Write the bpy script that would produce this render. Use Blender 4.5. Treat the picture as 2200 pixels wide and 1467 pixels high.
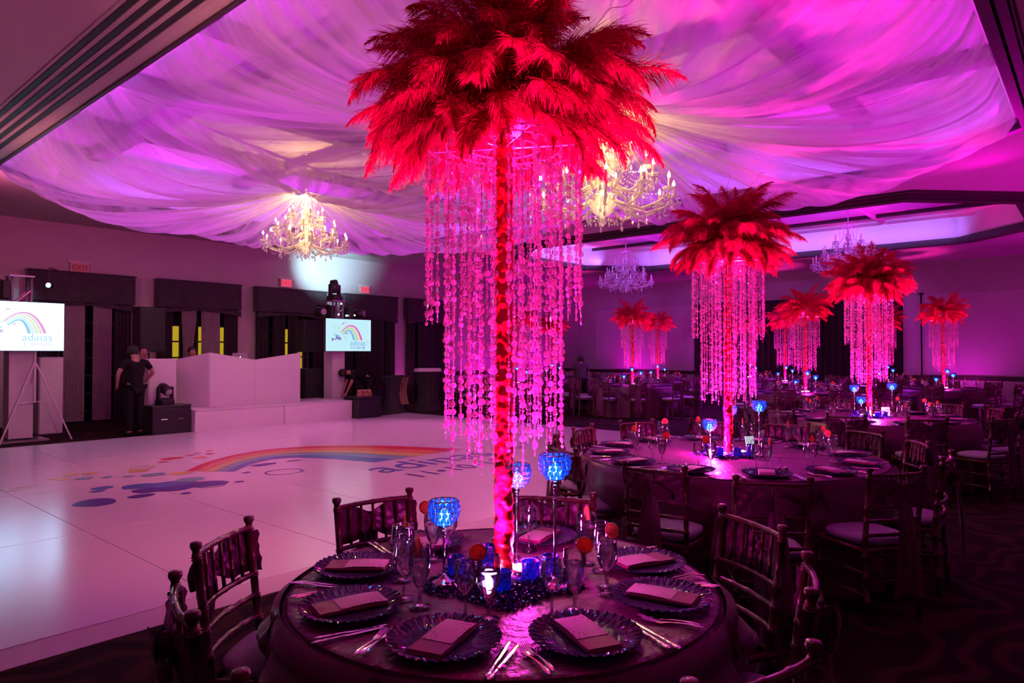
import bpy, bmesh, math, random
from mathutils import Vector, Matrix, Euler, noise, geometry
for o in list(bpy.data.objects): bpy.data.objects.remove(o)
sc = bpy.context.scene
COL = sc.collection
PI = math.pi; TAU = 2*PI
rnd = random.Random(7)
def R(d): return math.radians(d)

# ------------------------------------------------------------------ camera
TH = R(40.8)                      # the room's long wall runs along X, the camera looks 40.8 deg off it
cam_d = bpy.data.cameras.new('camera'); cam = bpy.data.objects.new('camera', cam_d); COL.objects.link(cam)
cam_d.sensor_width = 36.0; cam_d.lens = 36.0*1467/2200; cam_d.clip_start = 0.05; cam_d.clip_end = 200
cam.location = (0, 0, 1.6)
cam.rotation_euler = (PI/2 + math.atan(24.5/1467), 0, TH - PI/2)
sc.camera = cam
# ------------------------------------------------------------------ world, exposure
w = bpy.data.worlds.new('world'); sc.world = w; w.use_nodes = True
w.node_tree.nodes['Background'].inputs[0].default_value = (0.60, 0.03, 0.38, 1)
w.node_tree.nodes['Background'].inputs[1].default_value = 0.012
vs = sc.view_settings
vs.view_transform = 'Standard'; vs.look = 'None'; vs.exposure = 0.0; vs.gamma = 1.0; vs.use_curve_mapping = False
cy = sc.cycles
cy.use_denoising = True
cy.max_bounces = 6; cy.diffuse_bounces = 2; cy.glossy_bounces = 3; cy.transmission_bounces = 5; cy.transparent_max_bounces = 24
cy.use_adaptive_sampling = True; cy.adaptive_threshold = 0.12; cy.adaptive_min_samples = 10; cy.use_light_tree = True; cy.use_auto_tile = False; cy.time_limit = 1150
cy.caustics_reflective = False; cy.caustics_refractive = False
cy.sample_clamp_indirect = 3.0; cy.sample_clamp_direct = 0.0
# ------------------------------------------------------------------ lights of the room and added fill
def light(name, kind, loc, col, power, aim=None, size=0.1, size_y=None, spot=60, blend=0.6):
    d = bpy.data.lights.new(name, kind); d.color = col; d.energy = power
    o = bpy.data.objects.new(name, d); COL.objects.link(o); o.location = loc
    if kind == 'AREA':
        d.size = size
        if size_y: d.shape = 'RECTANGLE'; d.size_y = size_y
    else: d.shadow_soft_size = size
    if kind == 'SPOT': d.spot_size = R(spot); d.spot_blend = blend
    if aim is not None:
        o.rotation_euler = (Vector(aim)-Vector(loc)).to_track_quat('-Z', 'Y').to_euler()
    return o
VIOLET = (0.30, 0.07, 1.0); MAG = (1.0, 0.03, 0.62); PINK = (1.0, 0.20, 0.62); ROSE = (1.0, 0.42, 0.60); LAV = (0.75, 0.42, 1.0); WARM = (1.0, 0.66, 0.26)
HOTP = (1.0, 0.015, 0.42); PURP = (0.62, 0.01, 0.85)
# cove strips of the draped tray (LED tape on the ledge, shining in and up)
COVE = (0.72, 0.0, 0.86)
for a, b in (((3.1, 7.7, 4.80), (6.2, 7.7, 5.30)), ((11.9, 7.7, 4.80), (9.2, 7.7, 5.30))):
    light('cove_strip', 'AREA', a, COVE, 108, aim=b, size=10, size_y=0.12)
for a, b in (((7.5, 1.0, 4.80), (7.5, 4.0, 5.30)), ((7.5, 14.3, 4.80), (7.5, 11, 5.30))):
    light('cove_strip', 'AREA', a, COVE, 80, aim=b, size=7, size_y=0.12)
for a, b, sx in (((11.85, 7.7, 4.70), (12.2, 7.7, 5.0), 10.5), ((7.5, 14.25, 4.70), (7.5, 14.6, 5.0), 6.0), ((11.25, 1.72, 4.70), (11.5, 1.45, 5.0), 1.6), ((3.15, 7.7, 4.70), (2.8, 7.7, 5.0), 10.5)):
    light('cove_strip', 'AREA', a, (0.32, 0.12, 1.0), 2.4*sx, aim=b, size=sx, size_y=0.12)
# cove strips of the second tray, on the ledge below its upright faces
light('cove_strip', 'AREA', (20.55, 7.3, 4.70), (0.40, 0.18, 1.0), 42, aim=(21.0, 7.3, 5.0), size=9, size_y=0.15)
light('cove_strip', 'AREA', (17.7, 12.95, 4.70), (0.40, 0.18, 1.0), 22, aim=(17.7, 13.4, 5.0), size=4, size_y=0.15)
light('cove_strip', 'AREA', (17.8, 7.3, 4.62), PURP, 60, aim=(17.8, 7.3, 6), size=3, size_y=8)
for x, y in ((17.75, 10.8), (17.75, 4.6)):  # added violet fill that brightens the two unlit chandeliers
    light('fill_spot', 'SPOT', (15.0, y-1.0, 4.75), (0.42, 0.10, 1.0), 420, aim=(x, y, 4.0), size=0.08, spot=42, blend=0.6)
    light('fill_spot', 'SPOT', (16.6, y-2.6, 3.4), (0.42, 0.10, 1.0), 200, aim=(x, y, 4.1), size=0.08, spot=42, blend=0.6)
light('fill_flood', 'SPOT', (17.8, 7.3, 4.9), (0.55, 0.02, 1.0), 1300, aim=(17.8, 7.6, 0), size=0.4, spot=140, blend=0.8)  # added overhead fill to lift the far tables
# added fill spots without fixtures, tinting the dance floor and the drape
FLOORP = (1.0, 0.24, 0.40)
for loc, aim, col, e, s in (((2.4, 1.6, 4.3), (4.8, 8.0, 0), FLOORP, 760, 74), ((1.0, 11.0, 4.3), (6.5, 9.0, 0), FLOORP, 380, 70),
                            ((12.6, 11.5, 4.3), (8.0, 10.5, 0), (1.0, 0.20, 0.62), 650, 74)):
    light('fill_flood', 'SPOT', loc, col, e, aim=aim, size=0.25, spot=s, blend=0.8)
for loc, aim, e in (((13.2, 1.0, 3.9), (9.5, 3.5, 4.9), 72), ((12.9, 8.0, 3.9), (9.0, 7.0, 4.9), 72), ((1.0, 5.0, 2.6), (5.5, 5.8, 4.6), 190), ((1.0, 11.0, 2.6), (5.5, 10.6, 4.6), 190)):
    light('drape_fill', 'SPOT', loc, (1.0, 0.0, 0.72) if loc[0] > 5 else (1.0, 0.30, 0.34), e, aim=aim, size=0.2, spot=120 if loc[0] > 5 else 90, blend=1.0)  # added fill hung in mid-air, aimed up at the drape
for loc, aim, col, e, s in (((2.6, 13.2, 4.2), (7.0, 17.84, 3.2), (1.0, 0.10, 0.36), 120, 120), ((12.8, 14.0, 4.2), (9.0, 17.84, 3.4), (1.0, 0.06, 0.50), 90, 120),
                            ((13.0, -3.0, 0.4), (14.0, 1.5, 4.5), (1.0, 0.0, 0.75), 1150, 90), ((21.5, -3.0, 0.4), (19.0, 2.0, 4.5), (1.0, 0.0, 0.8), 900, 90), ((-2.5, 2.0, 1.0), (0.5, 7.0, 4.5), (1.0, 0.14, 0.36), 160, 90)):
    light('fill_flood', 'SPOT', loc, col, e, aim=aim, size=0.25, spot=s, blend=1.0)  # added fill for the back wall and the soffits, no such fixtures
light('fill_spot', 'SPOT', (-0.6, -1.6, 4.4), (1.0, 0.06, 0.34), 160, aim=(1.9, 1.68, 2.75), size=0.1, spot=26, blend=0.8)  # added fill from behind the camera on the nearest plume
# uplights along the walls
PURP2 = (0.85, 0.0, 0.72)
for x, y, ax, ay, col, e in ((24.4, 15.0, 25.5, 15.0, PURP2, 130), (24.4, 11.0, 25.5, 11.0, PURP2, 110), (24.4, 3.2, 25.5, 3.2, PURP2, 85), (24.4, 0.0, 25.5, 0.0, PURP2, 75),
                             (18.6, 16.9, 18.6, 17.84, PURP2, 130), (22.0, 16.9, 22.0, 17.84, PURP2, 130), (14.85, 17.2, 14.85, 17.84, MAG, 20), (15.9, 16.2, 16.2, 17.84, PURP, 30)):
    light('wall_uplight', 'SPOT', (x, y, 0.25), col, e, aim=(ax, ay, 2.6), size=0.12, spot=130, blend=1.0)
# ------------------------------------------------------------------ materials
MATS = {}
def M(name, col, rough=0.5, metal=0.0, spec=0.5, emis=None, estr=0.0, nscale=18.0, namt=0.12, bump=0.0, bdist=0.01, coat=0.0, sheen=0.0, sub=None, coord='Object'):
    if name in MATS: return MATS[name]
    m = bpy.data.materials.new(name); m.use_nodes = True; nt = m.node_tree; N = nt.nodes; L = nt.links
    p = N['Principled BSDF']
    tc = N.new('ShaderNodeTexCoord'); nz = N.new('ShaderNodeTexNoise'); nz.inputs['Scale'].default_value = nscale; nz.inputs['Detail'].default_value = 3
    L.new(tc.outputs[coord], nz.inputs['Vector'])
    mx = N.new('ShaderNodeMix'); mx.data_type = 'RGBA'
    c = Vector(col)
    mx.inputs['A'].default_value = (*(c*(1-namt)), 1); mx.inputs['B'].default_value = (*[min(1, v) for v in c*(1+namt)], 1)
    L.new(nz.outputs['Fac'], mx.inputs['Factor']); L.new(mx.outputs['Result'], p.inputs['Base Color'])
    p.inputs['Roughness'].default_value = rough; p.inputs['Metallic'].default_value = metal; p.inputs['Specular IOR Level'].default_value = spec
    p.inputs['Coat Weight'].default_value = coat; p.inputs['Sheen Weight'].default_value = sheen
    if emis: p.inputs['Emission Color'].default_value = (*emis, 1); p.inputs['Emission Strength'].default_value = estr
    if bump:
        b = N.new('ShaderNodeBump'); b.inputs['Strength'].default_value = bump; b.inputs['Distance'].default_value = bdist
        L.new(nz.outputs['Fac'], b.inputs['Height']); L.new(b.outputs['Normal'], p.inputs['Normal'])
    MATS[name] = m
    return m
def shader(name):
    m = bpy.data.materials.new(name); m.use_nodes = True; nt = m.node_tree
    for n in list(nt.nodes):
        if n.type != 'OUTPUT_MATERIAL': nt.nodes.remove(n)
    MATS[name] = m
    return m, nt.nodes, nt.links, [n for n in nt.nodes if n.type == 'OUTPUT_MATERIAL'][0]
def mixs(N, L, a, b, fac):
    x = N.new('ShaderNodeMixShader')
    if hasattr(fac, 'is_output'): L.new(fac, x.inputs[0])
    else: x.inputs[0].default_value = fac
    L.new(a, x.inputs[1]); L.new(b, x.inputs[2]); return x.outputs[0]
def bs(N, kind, col=None, rough=None):
    n = N.new('ShaderNodeBsdf'+kind)
    if col is not None: n.inputs['Color'].default_value = (*col, 1)
    if rough is not None: n.inputs['Roughness'].default_value = rough
    return n
def noise_tex(N, L, coord, scale, detail=2, vecscale=None):
    tc = N.new('ShaderNodeTexCoord'); nz = N.new('ShaderNodeTexNoise'); nz.inputs['Scale'].default_value = scale; nz.inputs['Detail'].default_value = detail
    if vecscale:
        mp = N.new('ShaderNodeMapping'); mp.inputs['Scale'].default_value = vecscale
        L.new(tc.outputs[coord], mp.inputs['Vector']); L.new(mp.outputs['Vector'], nz.inputs['Vector'])
    else: L.new(tc.outputs[coord], nz.inputs['Vector'])
    return nz.outputs['Fac']
def ramp(N, L, fac, a, b, va=0.0, vb=1.0):
    r = N.new('ShaderNodeMapRange'); L.new(fac, r.inputs['Value'])
    r.inputs['From Min'].default_value = a; r.inputs['From Max'].default_value = b; r.inputs['To Min'].default_value = va; r.inputs['To Max'].default_value = vb
    return r.outputs['Result']

# clear thin glass: see-through, mirror-like at grazing angles
def thin_glass(name, tint, gcol=(1, 1, 1), base=0.05, rough=0.03, body=None, bodyw=0.0, blend=0.25):
    m, N, L, out = shader(name)
    t = bs(N, 'Transparent', tint); g = bs(N, 'Glossy', gcol, rough)
    lw = N.new('ShaderNodeLayerWeight'); lw.inputs['Blend'].default_value = blend
    f = ramp(N, L, lw.outputs['Fresnel'], 0, 1, base, 0.9)
    s = mixs(N, L, t.outputs[0], g.outputs[0], f)
    if body:
        d = bs(N, 'Diffuse', body); tr = bs(N, 'Translucent', body)
        nz = noise_tex(N, L, 'Object', 60)
        b = mixs(N, L, d.outputs[0], tr.outputs[0], 0.5)
        s = mixs(N, L, s, b, ramp(N, L, nz, 0.3, 0.7, bodyw*0.75, bodyw*1.2))
    L.new(s, out.inputs[0]); return m
GLASS = thin_glass('clear_glass', (0.97, 0.95, 0.98), base=0.12, blend=0.38)
BEAD = thin_glass('clear_acrylic_bead', (0.97, 0.88, 0.94), base=0.10, rough=0.10, body=(1.0, 0.62, 0.80), bodyw=0.32)
CRYS = thin_glass('cut_crystal', (0.95, 0.94, 0.92), base=0.22, rough=0.06, body=(1.0, 1.0, 0.98), bodyw=0.45)
BLUEC = thin_glass('blue_cut_crystal', (0.30, 0.50, 0.95), gcol=(0.8, 0.9, 1), base=0.14, rough=0.05, body=(0.08, 0.30, 0.95), bodyw=0.5)
def m_mercury():
    m, N, L, out = shader('blue_mercury_glass')
    tc = N.new('ShaderNodeTexCoord'); vo = N.new('ShaderNodeTexVoronoi'); vo.inputs['Scale'].default_value = 170; L.new(tc.outputs['Object'], vo.inputs['Vector'])
    f = ramp(N, L, vo.outputs['Distance'], 0.25, 0.6)
    tl = bs(N, 'Translucent', (0.10, 0.16, 0.95)); g = bs(N, 'Glossy', (0.16, 0.10, 0.42), 0.25)
    L.new(mixs(N, L, g.outputs[0], tl.outputs[0], ramp(N, L, f, 0, 1, 0.02, 0.40)), out.inputs[0]); return m
def m_citrus():
    m, N, L, out = shader('citrus_flesh'); nz = noise_tex(N, L, 'Object', 90, 2)
    mx = N.new('ShaderNodeMix'); mx.data_type = 'RGBA'; mx.inputs['A'].default_value = (1.0, 0.16, 0.10, 1); mx.inputs['B'].default_value = (1.0, 0.40, 0.20, 1); L.new(nz, mx.inputs['Factor'])
    d = bs(N, 'Diffuse'); t = bs(N, 'Translucent'); L.new(mx.outputs['Result'], d.inputs['Color']); L.new(mx.outputs['Result'], t.inputs['Color'])
    L.new(mixs(N, L, d.outputs[0], t.outputs[0], 0.5), out.inputs[0]); return m
def m_water():
    m, N, L, out = shader('water'); g = bs(N, 'Glass', (0.97, 0.97, 0.99), 0.0); g.inputs['IOR'].default_value = 1.33
    t = bs(N, 'Transparent', (0.9, 0.9, 0.94)); L.new(mixs(N, L, g.outputs[0], t.outputs[0], 0.35), out.inputs[0]); return m
WATER = m_water()
def m_feather():
    m, N, L, out = shader('red_ostrich_plume')
    nz = noise_tex(N, L, 'Object', 9)
    cr = N.new('ShaderNodeMix'); cr.data_type = 'RGBA'; cr.inputs['A'].default_value = (0.66, 0.005, 0.07, 1); cr.inputs['B'].default_value = (0.92, 0.010, 0.14, 1)
    L.new(nz, cr.inputs['Factor'])
    d = bs(N, 'Diffuse'); t = bs(N, 'Translucent'); L.new(cr.outputs['Result'], d.inputs['Color']); L.new(cr.outputs['Result'], t.inputs['Color'])
    L.new(mixs(N, L, d.outputs[0], t.outputs[0], 0.45), out.inputs[0]); return m
FEATH = m_feather()
def m_drape():
    m, N, L, out = shader('sheer_voile')
    nz = noise_tex(N, L, 'UV', 1.0, 3, (110, 1.1, 1)); nz2 = noise_tex(N, L, 'UV', 1.0, 2, (30, 0.9, 1))
    ad = N.new('ShaderNodeMath'); ad.operation = 'ADD'; L.new(nz, ad.inputs[0]); L.new(nz2, ad.inputs[1])
    d = bs(N, 'Diffuse', (0.86, 0.80, 0.80)); t = bs(N, 'Translucent', (0.86, 0.80, 0.84)); tr = bs(N, 'Transparent', (0.97, 0.95, 0.98))
    s = mixs(N, L, d.outputs[0], t.outputs[0], 0.5)
    L.new(mixs(N, L, tr.outputs[0], s, ramp(N, L, ad.outputs[0], 0.80, 1.18, 0.22, 0.93)), out.inputs[0]); return m
DRAPE = m_drape()
def m_carpet():
    m, N, L, out = shader('patterned_carpet')
    p = N.new('ShaderNodeBsdfPrincipled'); p.inputs['Roughness'].default_value = 0.95; p.inputs['Specular IOR Level'].default_value = 0.1
    tc = N.new('ShaderNodeTexCoord'); wv = N.new('ShaderNodeTexWave'); wv.wave_type = 'RINGS'; wv.inputs['Scale'].default_value = 0.9; wv.inputs['Distortion'].default_value = 26; wv.inputs['Detail'].default_value = 2; wv.inputs['Detail Scale'].default_value = 1.1
    L.new(tc.outputs['Object'], wv.inputs['Vector'])
    mx = N.new('ShaderNodeMix'); mx.data_type = 'RGBA'; mx.inputs['A'].default_value = (0.014, 0.008, 0.008, 1); mx.inputs['B'].default_value = (0.048, 0.022, 0.016, 1)
    L.new(ramp(N, L, wv.outputs['Fac'], 0.35, 0.9), mx.inputs['Factor']); L.new(mx.outputs['Result'], p.inputs['Base Color']); L.new(p.outputs[0], out.inputs[0]); return m
CARPET = m_carpet()
def m_print(name, base, ink):
    m, N, L, out = shader(name)
    p = N.new('ShaderNodeBsdfPrincipled'); p.inputs['Roughness'].default_value = 0.7
    nz = noise_tex(N, L, 'Object', 1.0, 4, (90, 160, 1)); nz2 = noise_tex(N, L, 'Object', 14, 1)
    mu = N.new('ShaderNodeMath'); mu.operation = 'MULTIPLY'; L.new(ramp(N, L, nz, 0.56, 0.62), mu.inputs[0]); L.new(ramp(N, L, nz2, 0.42, 0.55), mu.inputs[1])
    mx = N.new('ShaderNodeMix'); mx.data_type = 'RGBA'; mx.inputs['A'].default_value = (*base, 1); mx.inputs['B'].default_value = (*ink, 1)
    L.new(mu.outputs[0], mx.inputs['Factor']); L.new(mx.outputs['Result'], p.inputs['Base Color']); L.new(p.outputs[0], out.inputs[0]); return m
def E(name, col, strength, base=(0.02, 0.02, 0.02), sample='NONE'):
    m = M(name, base, emis=col, estr=strength, namt=0.02); m.cycles.emission_sampling = sample; return m

# ------------------------------------------------------------------ mesh builder
class MB:
    def __init__(s): s.v = []; s.f = []; s.uv = None; s.mi = None
    def add(s, vs, fs):
        o = len(s.v); s.v += [tuple(x) for x in vs]; s.f += [tuple(i+o for i in f) for f in fs]; return s
    def box(s, x0, x1, y0, y1, z0, z1):
        return s.add([(x0,y0,z0),(x1,y0,z0),(x1,y1,z0),(x0,y1,z0),(x0,y0,z1),(x1,y0,z1),(x1,y1,z1),(x0,y1,z1)],
                     [(3,2,1,0),(4,5,6,7),(0,1,5,4),(1,2,6,5),(2,3,7,6),(3,0,4,7)])
    def bbox(s, x0, x1, y0, y1, z0, z1, b=0.01):       # box with bevelled vertical and top edges
        def ring(i, z): 
            return [(x0+i+b,y0+i,z),(x1-i-b,y0+i,z),(x1-i,y0+i+b,z),(x1-i,y1-i-b,z),(x1-i-b,y1-i,z),(x0+i+b,y1-i,z),(x0+i,y1-i-b,z),(x0+i,y0+i+b,z)]
        rs = [ring(b*.6, z0), ring(0, z0+b*.6), ring(0, z1-b), ring(b*.7, z1)]
        return s.loft(rs, True, True)
    def loft(s, rings, cap0=False, cap1=False, closed=True):
        n = len(rings[0]); o = []; fs = []
        for r in rings: o += r
        for i in range(len(rings)-1):
            for j in range(n if closed else n-1):
                k = (j+1) % n
                fs.append((i*n+j, i*n+k, (i+1)*n+k, (i+1)*n+j))
        if cap0: fs.append(tuple(reversed(range(n))))
        if cap1: fs.append(tuple((len(rings)-1)*n+j for j in range(n)))
        return s.add(o, fs)
    def tube(s, pts, rad, n=6, flat=None, cap=True):
        pts = [Vector(p) for p in pts]; m = len(pts)
        if not isinstance(rad, (list, tuple)): rad = [rad]*m
        up = Vector((0, 0, 1)); rings = []; prev = None
        for i, p in enumerate(pts):
            t = (pts[min(i+1, m-1)]-pts[max(i-1, 0)])
            if t.length < 1e-9: t = Vector((0, 0, 1))
            t.normalize()
            if prev is None:
                a = t.cross(up)
                if a.length < 1e-3: a = t.cross(Vector((0, 1, 0)))
            else: a = prev - t*prev.dot(t)
            a.normalize(); b = t.cross(a); prev = a
            fl = flat if flat else 1.0
            rings.append([tuple(p + a*math.cos(TAU*k/n)*rad[i] + b*math.sin(TAU*k/n)*rad[i]*fl) for k in range(n)])
        return s.loft(rings, cap, cap)
    def lathe(s, prof, n=16, c=(0, 0, 0), cap0=True, cap1=True, wob=None):
        rings = []
        for r, z in prof:
            ring = []
            for k in range(n):
                a = TAU*k/n; rr, zz = (r, z) if wob is None else wob(r, z, a)
                ring.append((c[0]+rr*math.cos(a), c[1]+rr*math.sin(a), c[2]+zz))
            rings.append(ring)
        return s.loft(rings, cap0, cap1)
    def ball(s, c, rx, ry=None, rz=None, n=8, m=6):
        ry = ry or rx; rz = rz or rx
        rings = []
        for i in range(1, m):
            p = PI*i/m
            rings.append([(c[0]+rx*math.sin(p)*math.cos(TAU*k/n), c[1]+ry*math.sin(p)*math.sin(TAU*k/n), c[2]-rz*math.cos(p)) for k in range(n)])
        return s.loft(rings, True, True)
    def disc(s, c, r, ax, n=8, th=0.0012):             # thin disc with normal ax (horizontal)
        a = Vector(ax).normalized(); u = Vector((0, 0, 1)) if abs(a.z) < .9 else Vector((1, 0, 0)); u = (u-a*u.dot(a)).normalized(); v = a.cross(u); c = Vector(c)
        return s.loft([[tuple(c+a*t+(u*math.cos(TAU*k/n)+v*math.sin(TAU*k/n))*r*q) for k in range(n)] for t, q in ((-th, .8), (0, 1), (th, .8))], True, True)
    def poly(s, pts, z0, z1):                           # extruded outline (counter-clockwise)
        return s.loft([[(x, y, z0) for x, y in pts], [(x, y, z1) for x, y in pts]], True, True)
    def polyxz(s, pts, y0, y1):
        return s.loft([[(x, y0, z) for x, z in pts], [(x, y1, z) for x, z in pts]], True, True)
    def grid(s, fn, nu, nv, closeu=False, uv=False):
        o = []; uvs = []
        for i in range(nu + (0 if closeu else 1)):
            for j in range(nv+1): o.append(tuple(fn(i/nu, j/nv))); uvs.append((i/nu, j/nv))
        fs = []; W = nv+1; n = nu
        for i in range(n):
            k = (i+1) % nu if closeu else i+1
            for j in range(nv): fs.append((i*W+j, k*W+j, k*W+j+1, i*W+j+1))
        if uv: s.uv = (s.uv or []) + uvs
        return s.add(o, fs)
    def xf(s, mat):
        s.v = [tuple(mat @ Vector(p)) for p in s.v]; return s
    def mesh(s, name, mat, smooth=False):
        me = bpy.data.meshes.new(name); me.from_pydata(s.v, [], s.f)
        if mat: me.materials.append(mat)
        if smooth: me.polygons.foreach_set('use_smooth', [True]*len(me.polygons))
        if s.uv:
            ul = me.uv_layers.new(name='uv')
            for lp in me.loops: ul.data[lp.index].uv = s.uv[lp.vertex_index]
        me.update(); return me
# ------------------------------------------------------------------ objects
def link(name, data, parent=None, loc=(0, 0, 0), rot=None, scale=None):
    o = bpy.data.objects.new(name, data); COL.objects.link(o)
    if parent: o.parent = parent
    o.location = loc
    if rot: o.rotation_euler = rot
    if scale: o.scale = scale if isinstance(scale, (tuple, list)) else (scale,)*3
    return o
def tag(o, label=None, cat=None, group=None, kind=None):
    if label: o['label'] = label
    if cat: o['category'] = cat
    if group: o['group'] = group
    if kind: o['kind'] = kind
    return o
def thing(name, label, cat, loc=(0, 0, 0), rotz=0, group=None):
    return tag(link(name, None, None, loc, (0, 0, rotz)), label, cat, group)
def part(parent, name, mb, mat, loc=(0, 0, 0), rot=None, smooth=False, label=None, kind=None):
    o = link(name, mb.mesh(name, mat, smooth) if isinstance(mb, MB) else mb, parent, loc, rot)
    return tag(o, label, None, None, kind)
def solo(name, mb, mat, label, cat, loc=(0, 0, 0), rot=None, group=None, smooth=False):
    return tag(link(name, mb.mesh(name, mat, smooth) if isinstance(mb, MB) else mb, None, loc, rot), label, cat, group)
def struct(name, mb, mat, parent=None, smooth=False, loc=(0, 0, 0)):
    o = link(name, mb.mesh(name, mat, smooth), parent, loc)
    if not parent: o['kind'] = 'structure'
    return o
def place(proto, name, label, cat, loc, rotz=0, group=None, scale=None):
    """proto: list of (part name, mesh, loc, rot, [sub-parts]); one Empty with copies that share mesh data"""
    t = thing(name, label, cat, loc, rotz, group)
    if scale: t.scale = (scale,)*3
    for pn, me, l, r, subs in proto:
        p = link(pn, me, t, l, r)
        if pn in ('bead_chain', 'bead_swag'): p['kind'] = 'stuff'
        for sn, sm, sl, sr in subs: link(sn, sm, p, sl, sr)
    return t
def text_mesh(s, size, mat, depth=0.0, align='LEFT'):
    c = bpy.data.curves.new('lettering', 'FONT'); c.body = s; c.size = size; c.extrude = depth; c.align_x = align; c.resolution_u = 3
    o = bpy.data.objects.new('lettering_tmp', c); COL.objects.link(o)
    dg = bpy.context.evaluated_depsgraph_get()
    me = bpy.data.meshes.new_from_object(o.evaluated_get(dg)); bpy.data.objects.remove(o); bpy.data.curves.remove(c)
    me.materials.clear(); me.materials.append(mat); me.name = 'lettering'; return me
def seg(a, b, n): return [tuple(Vector(a).lerp(Vector(b), i/n)) for i in range(n+1)]
# ================================================================== SETTING
X0, X1, Y0, Y1, ZC = -5.0, 25.5, -5.0, 17.84, 4.55
PLASTER = M('plaster_wall', (0.58, 0.52, 0.53), 0.9, spec=0.1, nscale=3, namt=0.06)
CEILP = M('painted_ceiling', (0.62, 0.56, 0.54), 0.95, spec=0.05, nscale=2, namt=0.05)
TRAYP = M('painted_tray', (0.80, 0.76, 0.80), 0.9, spec=0.1, nscale=2, namt=0.04)
DARKW = M('dark_stained_molding', (0.035, 0.018, 0.022), 0.45, nscale=6, namt=0.3)
BEAMP = M('grey_painted_beam', (0.28, 0.22, 0.27), 0.85, nscale=4)
BLACK = M('black_matte', (0.012, 0.011, 0.013), 0.6, nscale=10, namt=0.2)
struct('floor', MB().box(X0, X1, Y0, Y1, -0.1, 0.0), CARPET)
def octa(u0, u1, v0, v1, c): return [(u0+c, v0), (u1-c, v0), (u1, v0+c), (u1, v1-c), (u1-c, v1), (u0+c, v1), (u0, v1-c), (u0, v0+c)]
T1P = octa(2.8, 12.2, 0.76, 14.6, 1.45); T2P = octa(14.6, 21.0, 1.2, 13.4, 1.6)
def holed(outer, holes, z, zt):
    loops = [[Vector((x, y, 0)) for x, y in outer]] + [[Vector((x, y, 0)) for x, y in reversed(h)] for h in holes]
    flat = [p for l in loops for p in l]
    tris = geometry.tessellate_polygon(loops)
    mb = MB(); mb.add([(p.x, p.y, z) for p in flat], tris); mb.add([(p.x, p.y, zt) for p in flat], tris); return mb
cl = struct('ceiling', holed([(X0, Y0), (X1, Y0), (X1, Y1), (X0, Y1)], [T1P, T2P], ZC, ZC+0.05), CEILP)
def offs(P, d):
    n = len(P); o = []
    for i in range(n):
        a, b, c = Vector(P[i-1]), Vector(P[i]), Vector(P[(i+1) % n])
        e0 = (b-a).normalized(); e1 = (c-b).normalized(); n0 = Vector((e0.y, -e0.x)); n1 = Vector((e1.y, -e1.x))
        k = (n0+n1); k = k/ (k.length**2) * 2
        o.append(tuple(b + k*d))
    return o
def ring(P, d0, d1, z0, z1):
    a = offs(P, d0); b = offs(P, d1)
    return MB().loft([[(x, y, z0) for x, y in b], [(x, y, z1) for x, y in b], [(x, y, z1) for x, y in a], [(x, y, z0) for x, y in a], [(x, y, z0) for x, y in b]])
for P, zt, nm, wd in ((T1P, 5.45, 'tray', 0.07), (T2P, 5.16, 'tray', 0.30)):
    mb = MB().loft([[(x, y, ZC+0.0) for x, y in P], [(x, y, zt) for x, y in P]], False, False)
    mb.add([(x, y, zt) for x, y in P], [tuple(range(8))])
    struct('ceiling_tray', mb, TRAYP, cl)
    if wd > 0.1:
        for d0, d1, z0, z1 in ((-0.02, 0.20, ZC-0.10, ZC+0.06), (0.20, 0.34, ZC-0.06, ZC), (0.50, 0.58, ZC-0.04, ZC)):
            struct('tray_molding', ring(P, d0, d1, z0, z1), DARKW, cl)
    else:
        struct('tray_molding', ring(P, -0.015, 0.03, ZC-0.025, ZC+0.05), DARKW, cl)
# heavier dark molding on the two right-hand sides of the draped tray
for a, b in ((0, 1), (1, 2), (2, 3), (3, 4), (4, 5)):
    O = [offs(T1P, d) for d in (0.02, 0.10, 0.12, 0.20, 0.23)]
    for (p, q, z) in ((0, 1, 0.09), (2, 3, 0.06), (3, 4, 0.035)):
        pts = [O[p][a], O[q][a], O[q][b], O[p][b]]
        struct('tray_molding', MB().poly(pts, ZC-z, ZC+0.01), DARKW, cl)
# beams inside the trays
for u in (4.6, 7.5, 10.4):
    struct('tray_beam', MB().box(u-0.13, u+0.13, 0.9, 14.45, 5.25, 5.45), BEAMP, cl)
for v in (2.9, 5.3, 7.7, 10.1, 12.5):
    struct('tray_beam', MB().box(2.95, 12.05, v-0.13, v+0.13, 5.28, 5.45), BEAMP, cl)
for v in (4.4, 7.4, 10.4):
    struct('tray_beam', MB().box(14.7, 20.9, v-0.05, v+0.05, 5.06, 5.16), TRAYP, cl)
for u, s in ((16.3, .05), (19.4, .06), (20.6, .04)):
    struct('tray_beam', MB().box(u-s, u+s, 1.5, 13.1, 5.07, 5.16), DARKW if s > .045 else TRAYP, cl)
# linear slot diffuser in the left soffit
sd = thing('slot_diffuser', 'long linear slot diffuser of four black slots in the left soffit', 'air vent', (2.4, 5.0, ZC))
part(sd, 'diffuser_frame', MB().box(-0.26, 0.26, -10, 8.6, -0.012, 0.0), M('diffuser_cream', (0.55, 0.48, 0.48), 0.8))
for k in range(4):
    part(sd, 'slot', MB().box(-0.225+k*0.12, -0.17+k*0.12, -9.95, 8.55, -0.022, -0.012), BLACK)
    part(sd, 'slot_blade', MB().box(-0.165+k*0.12, -0.155+k*0.12, -9.95, 8.55, -0.03, -0.012), MATS['diffuser_cream'])
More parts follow.
